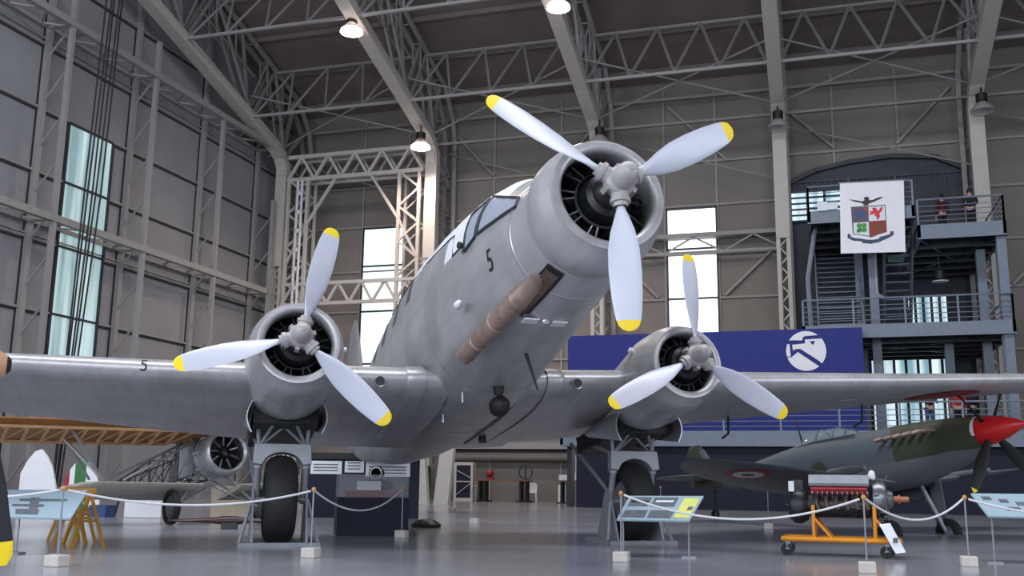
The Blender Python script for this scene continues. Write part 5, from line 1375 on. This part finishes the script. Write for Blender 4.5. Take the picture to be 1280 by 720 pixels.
# ------------------------------------------------------------ far back: white machinery, cabinet, tables, chairs
wm = empty('white_machine_frame', (-16.9, 40.2, 0))
MB().prism([(-1.2, 0), (-.5, 0), (-.2, 2.5), (-.75, 2.6)], lambda x, z, t: (x, t, z), .3).prism([(.5, 0), (1.0, 0), (.75, 2.6), (.3, 2.6)], lambda x, z, t: (x, t, z), .3).bar((-.4, .15, 2.3), (.5, .15, 1.2), .14).build('white_upright', M['white_steel'], wm)
MB().b2((-.6, .5, 0), (.7, 1.1, 1.6)).build('grey_housing', M['dark_steel'], wm)
MB().b2((-1.0, -.5, 0), (.0, -.1, .5)).build('carton', M['box'], wm)
tag(wm, 'white upright machine frame with dark housing behind the display case', 'machine')
wm = empty('leaning_panel', (-15.25, 40.6, 0))
MB().prism([(-.55, 0), (.1, 0), (.35, 2.6), (-.25, 2.75)], lambda x, z, t: (x, t, z), .3).build('panel_sheet', M['white_steel'], wm)
tag(wm, 'white leaning panel left of the grey cabinet', 'panel')
cbn = empty('glass_cabinet', (-17.1, 48.0, 0))
f_ = MB().b2((-.5, 0, 0), (-.38, .5, 1.9)).b2((.38, 0, 0), (.5, .5, 1.9)).b2((-.38, 0, 1.75), (.38, .5, 1.9)).b2((-.38, 0, 0), (.38, .5, .15)).b2((-.4, .46, 0), (.4, .5, 1.85)).build('cabinet_frame', M['white_steel'], cbn)
MB().b2((-.38, .04, .15), (.38, .44, 1.75)).build('dark_interior', M['navy'], cbn)
MB().bar((-.36, -.01, .3), (.36, -.01, .85), .03).bar((-.36, -.01, 1.5), (.36, -.01, 1.15), .03).b2((-.38, -.01, .92), (.38, .02, .98)).build('shelf_edge', M['white_steel'], cbn)
tag(cbn, 'white framed cabinet with dark interior left of the tables', 'cabinet')
def table(loc, w, label):
    r = empty('work_table', loc)
    MB().b2((-w/2, -.4, 1.0), (w/2, .4, 1.06)).build('table_top', M['wood'], r)
    for x in (-w/2+.3, w/2-.3):
        for dx in (-.14, .14): MB().b2((x+dx-.05, -.25, .06), (x+dx+.05, .25, 1.0)).build('leg', M['black'], r)
        MB().b2((x-.35, -.38, 0), (x+.35, .38, .06)).build('foot', M['black'], r)
    return tag(r, label, 'table')
table((-14.85, 47.6, 0), 2.7, 'brown work table with black legs and a red vice, left one')
table((-10.9, 46.6, 0), 1.8, 'brown work table with black legs and white model, right one')
o = MB().b2((-.25, -.12, 0), (.15, .12, .1)).lathe([(0, .1), (.0, .17), (.25, .17), (.3, .1), (.3, 0)], (-.2, 0, .3), (1, 0, 0), n=14).b2((-.1, -.05, .1), (.05, .05, .2)).build('bench_vice', M['dullred'], smooth=30); o.location = (-15.5, 47.6, 1.06); tag(o, 'red bench vice on the left work table', 'vice')
o = MB().lathe([(-.03, .3), (-.03, .36), (.03, .36), (.03, .3)], (0, 0, .36), (0, 1, 0), n=20).b2((-.04, -.04, 0), (.04, .04, .7)).build('spoked_wheel', M['dark_steel'], smooth=30); o.location = (-13.75, 47.6, 1.06); tag(o, 'small dark spoked wheel on the right end of the left work table', 'wheel')
o = MB().b2((-.4, -.2, 0), (.4, .2, .35)).b2((-.1, -.1, .35), (.1, .1, 1.15)).b2((-.9, -.1, 0), (-.5, .1, .25)).b2((.3, -.04, .3), (.36, .04, .95)).build('white_model', M['white'], bevel=.02); o.location = (-10.9, 46.6, 1.06); tag(o, 'white block model with a tall fin on the right work table', 'model')
def chair(loc, rz, label):
    r = empty('plastic_chair', loc, rz=rz)
    MB().b2((-.24, -.24, .42), (.24, .24, .46)).build('seat', M['white'], r, bevel=.015)
    MB().prism([(-.25, .44), (.25, .44), (.27, .8), (.18, .92), (-.18, .92), (-.27, .8)], lambda x, z, t: (x, .22+t, z), .04).build('backrest', M['white'], r)
    for x in (-.22, .22):
        for y in (-.22, .22): MB().bar((x, y, .43), (x*1.15, y*1.15, 0), .05).build('leg', M['white'], r)
    return tag(r, label, 'chair')
chair((-13.75, 48.7, 0), .2, 'white plastic chair behind the left work table')
chair((-9.55, 46.9, 0), -.6, 'white plastic chair at the right end of the right work table')
o = MB().b2((-.3, -.25, 0), (.3, .25, .85)).build('white_pedestal', M['white']); o.location = (-11.75, 47.6, 0); tag(o, 'white square pedestal below the right work table', 'pedestal')
o = MB().lathe([(0, .32), (.06, .34), (.16, .2), (.19, 0)], n=18).build('dark_mound', M['engine_dark'], smooth=True); o.location = (-8.4, 21.2, 0); tag(o, 'low dark round part on the floor right of the display case', 'engine part')

# ------------------------------------------------------------ nose of another aircraft reaching in at the left edge
H0 = Vector((-3.19, 3.17, 1.48)); tipp = H0+Vector((.3, .29, 0)); ad = (tipp-H0).normalized()
nz = empty('propeller_stand', (H0.x-.7, H0.y+.1, 0))
on = (-(H0.x-.7), -(H0.y+.1), 0)
MB().lathe([(-.2, .0), (-.2, .12), (-.1, .115), (.0, .095), (.05, .075), (.09, .05), (.115, .03), (.12, .0)], H0, ad, n=32).build('wooden_spinner', M['tan'], nz, smooth=40, off=on)
MB().lathe([(.108, .038), (.117, .031), (.124, .022), (.125, .0)], H0, ad, n=20).build('spinner_cap', M['black'], nz, smooth=40, off=on)
tipb = Vector((-3.145, 3.36, .69)); hb = Vector((-3.21, 3.2, 1.40))
for s2, nm_ in ((1, 'lower'), (-1, 'upper')):
    e_ = tipb if s2 > 0 else H0*2-tipb; s_ = hb if s2 > 0 else H0*2-hb
    d = (e_-s_); L_ = d.length; d /= L_; cdir = Vector((.98, .15, 0)); cdir = (cdir-d*cdir.dot(d)).normalized(); nd = d.cross(cdir)
    rings = []
    for t, w, th in ((0, .08, .06), (.25, .11, .045), (.55, .14, .03), (.84, .135, .02), (.87, .133, .02), (.95, .11, .015), (1.0, .05, .01)):
        rings.append([s_+d*(L_*t)+cdir*(w/2*cos(2*pi*j/14))+nd*(th/2*sin(2*pi*j/14)) for j in range(14)])
    b = MB(); b.loft(rings[:5], 0, cap=False); b.loft(rings[4:], 1); b.build('propeller_blade', [mat('black_blade', (18, 20, 30), .5, var=.1) if s2 > 0 else bpy.data.materials['black_blade'], M['yellow']], nz, smooth=60, off=on)
MB().tube([H0-ad*.15, (H0.x-.7, H0.y+.1, 1.45), (H0.x-.7, H0.y+.1, .03)], .06, 10).b2((H0.x-1.0, H0.y-.2, 0), (H0.x-.4, H0.y+.4, .04)).build('stand_post', M['gear'], nz, off=on)
tag(nz, 'black yellow-tipped propeller with tan spinner at the left picture edge', 'propeller')
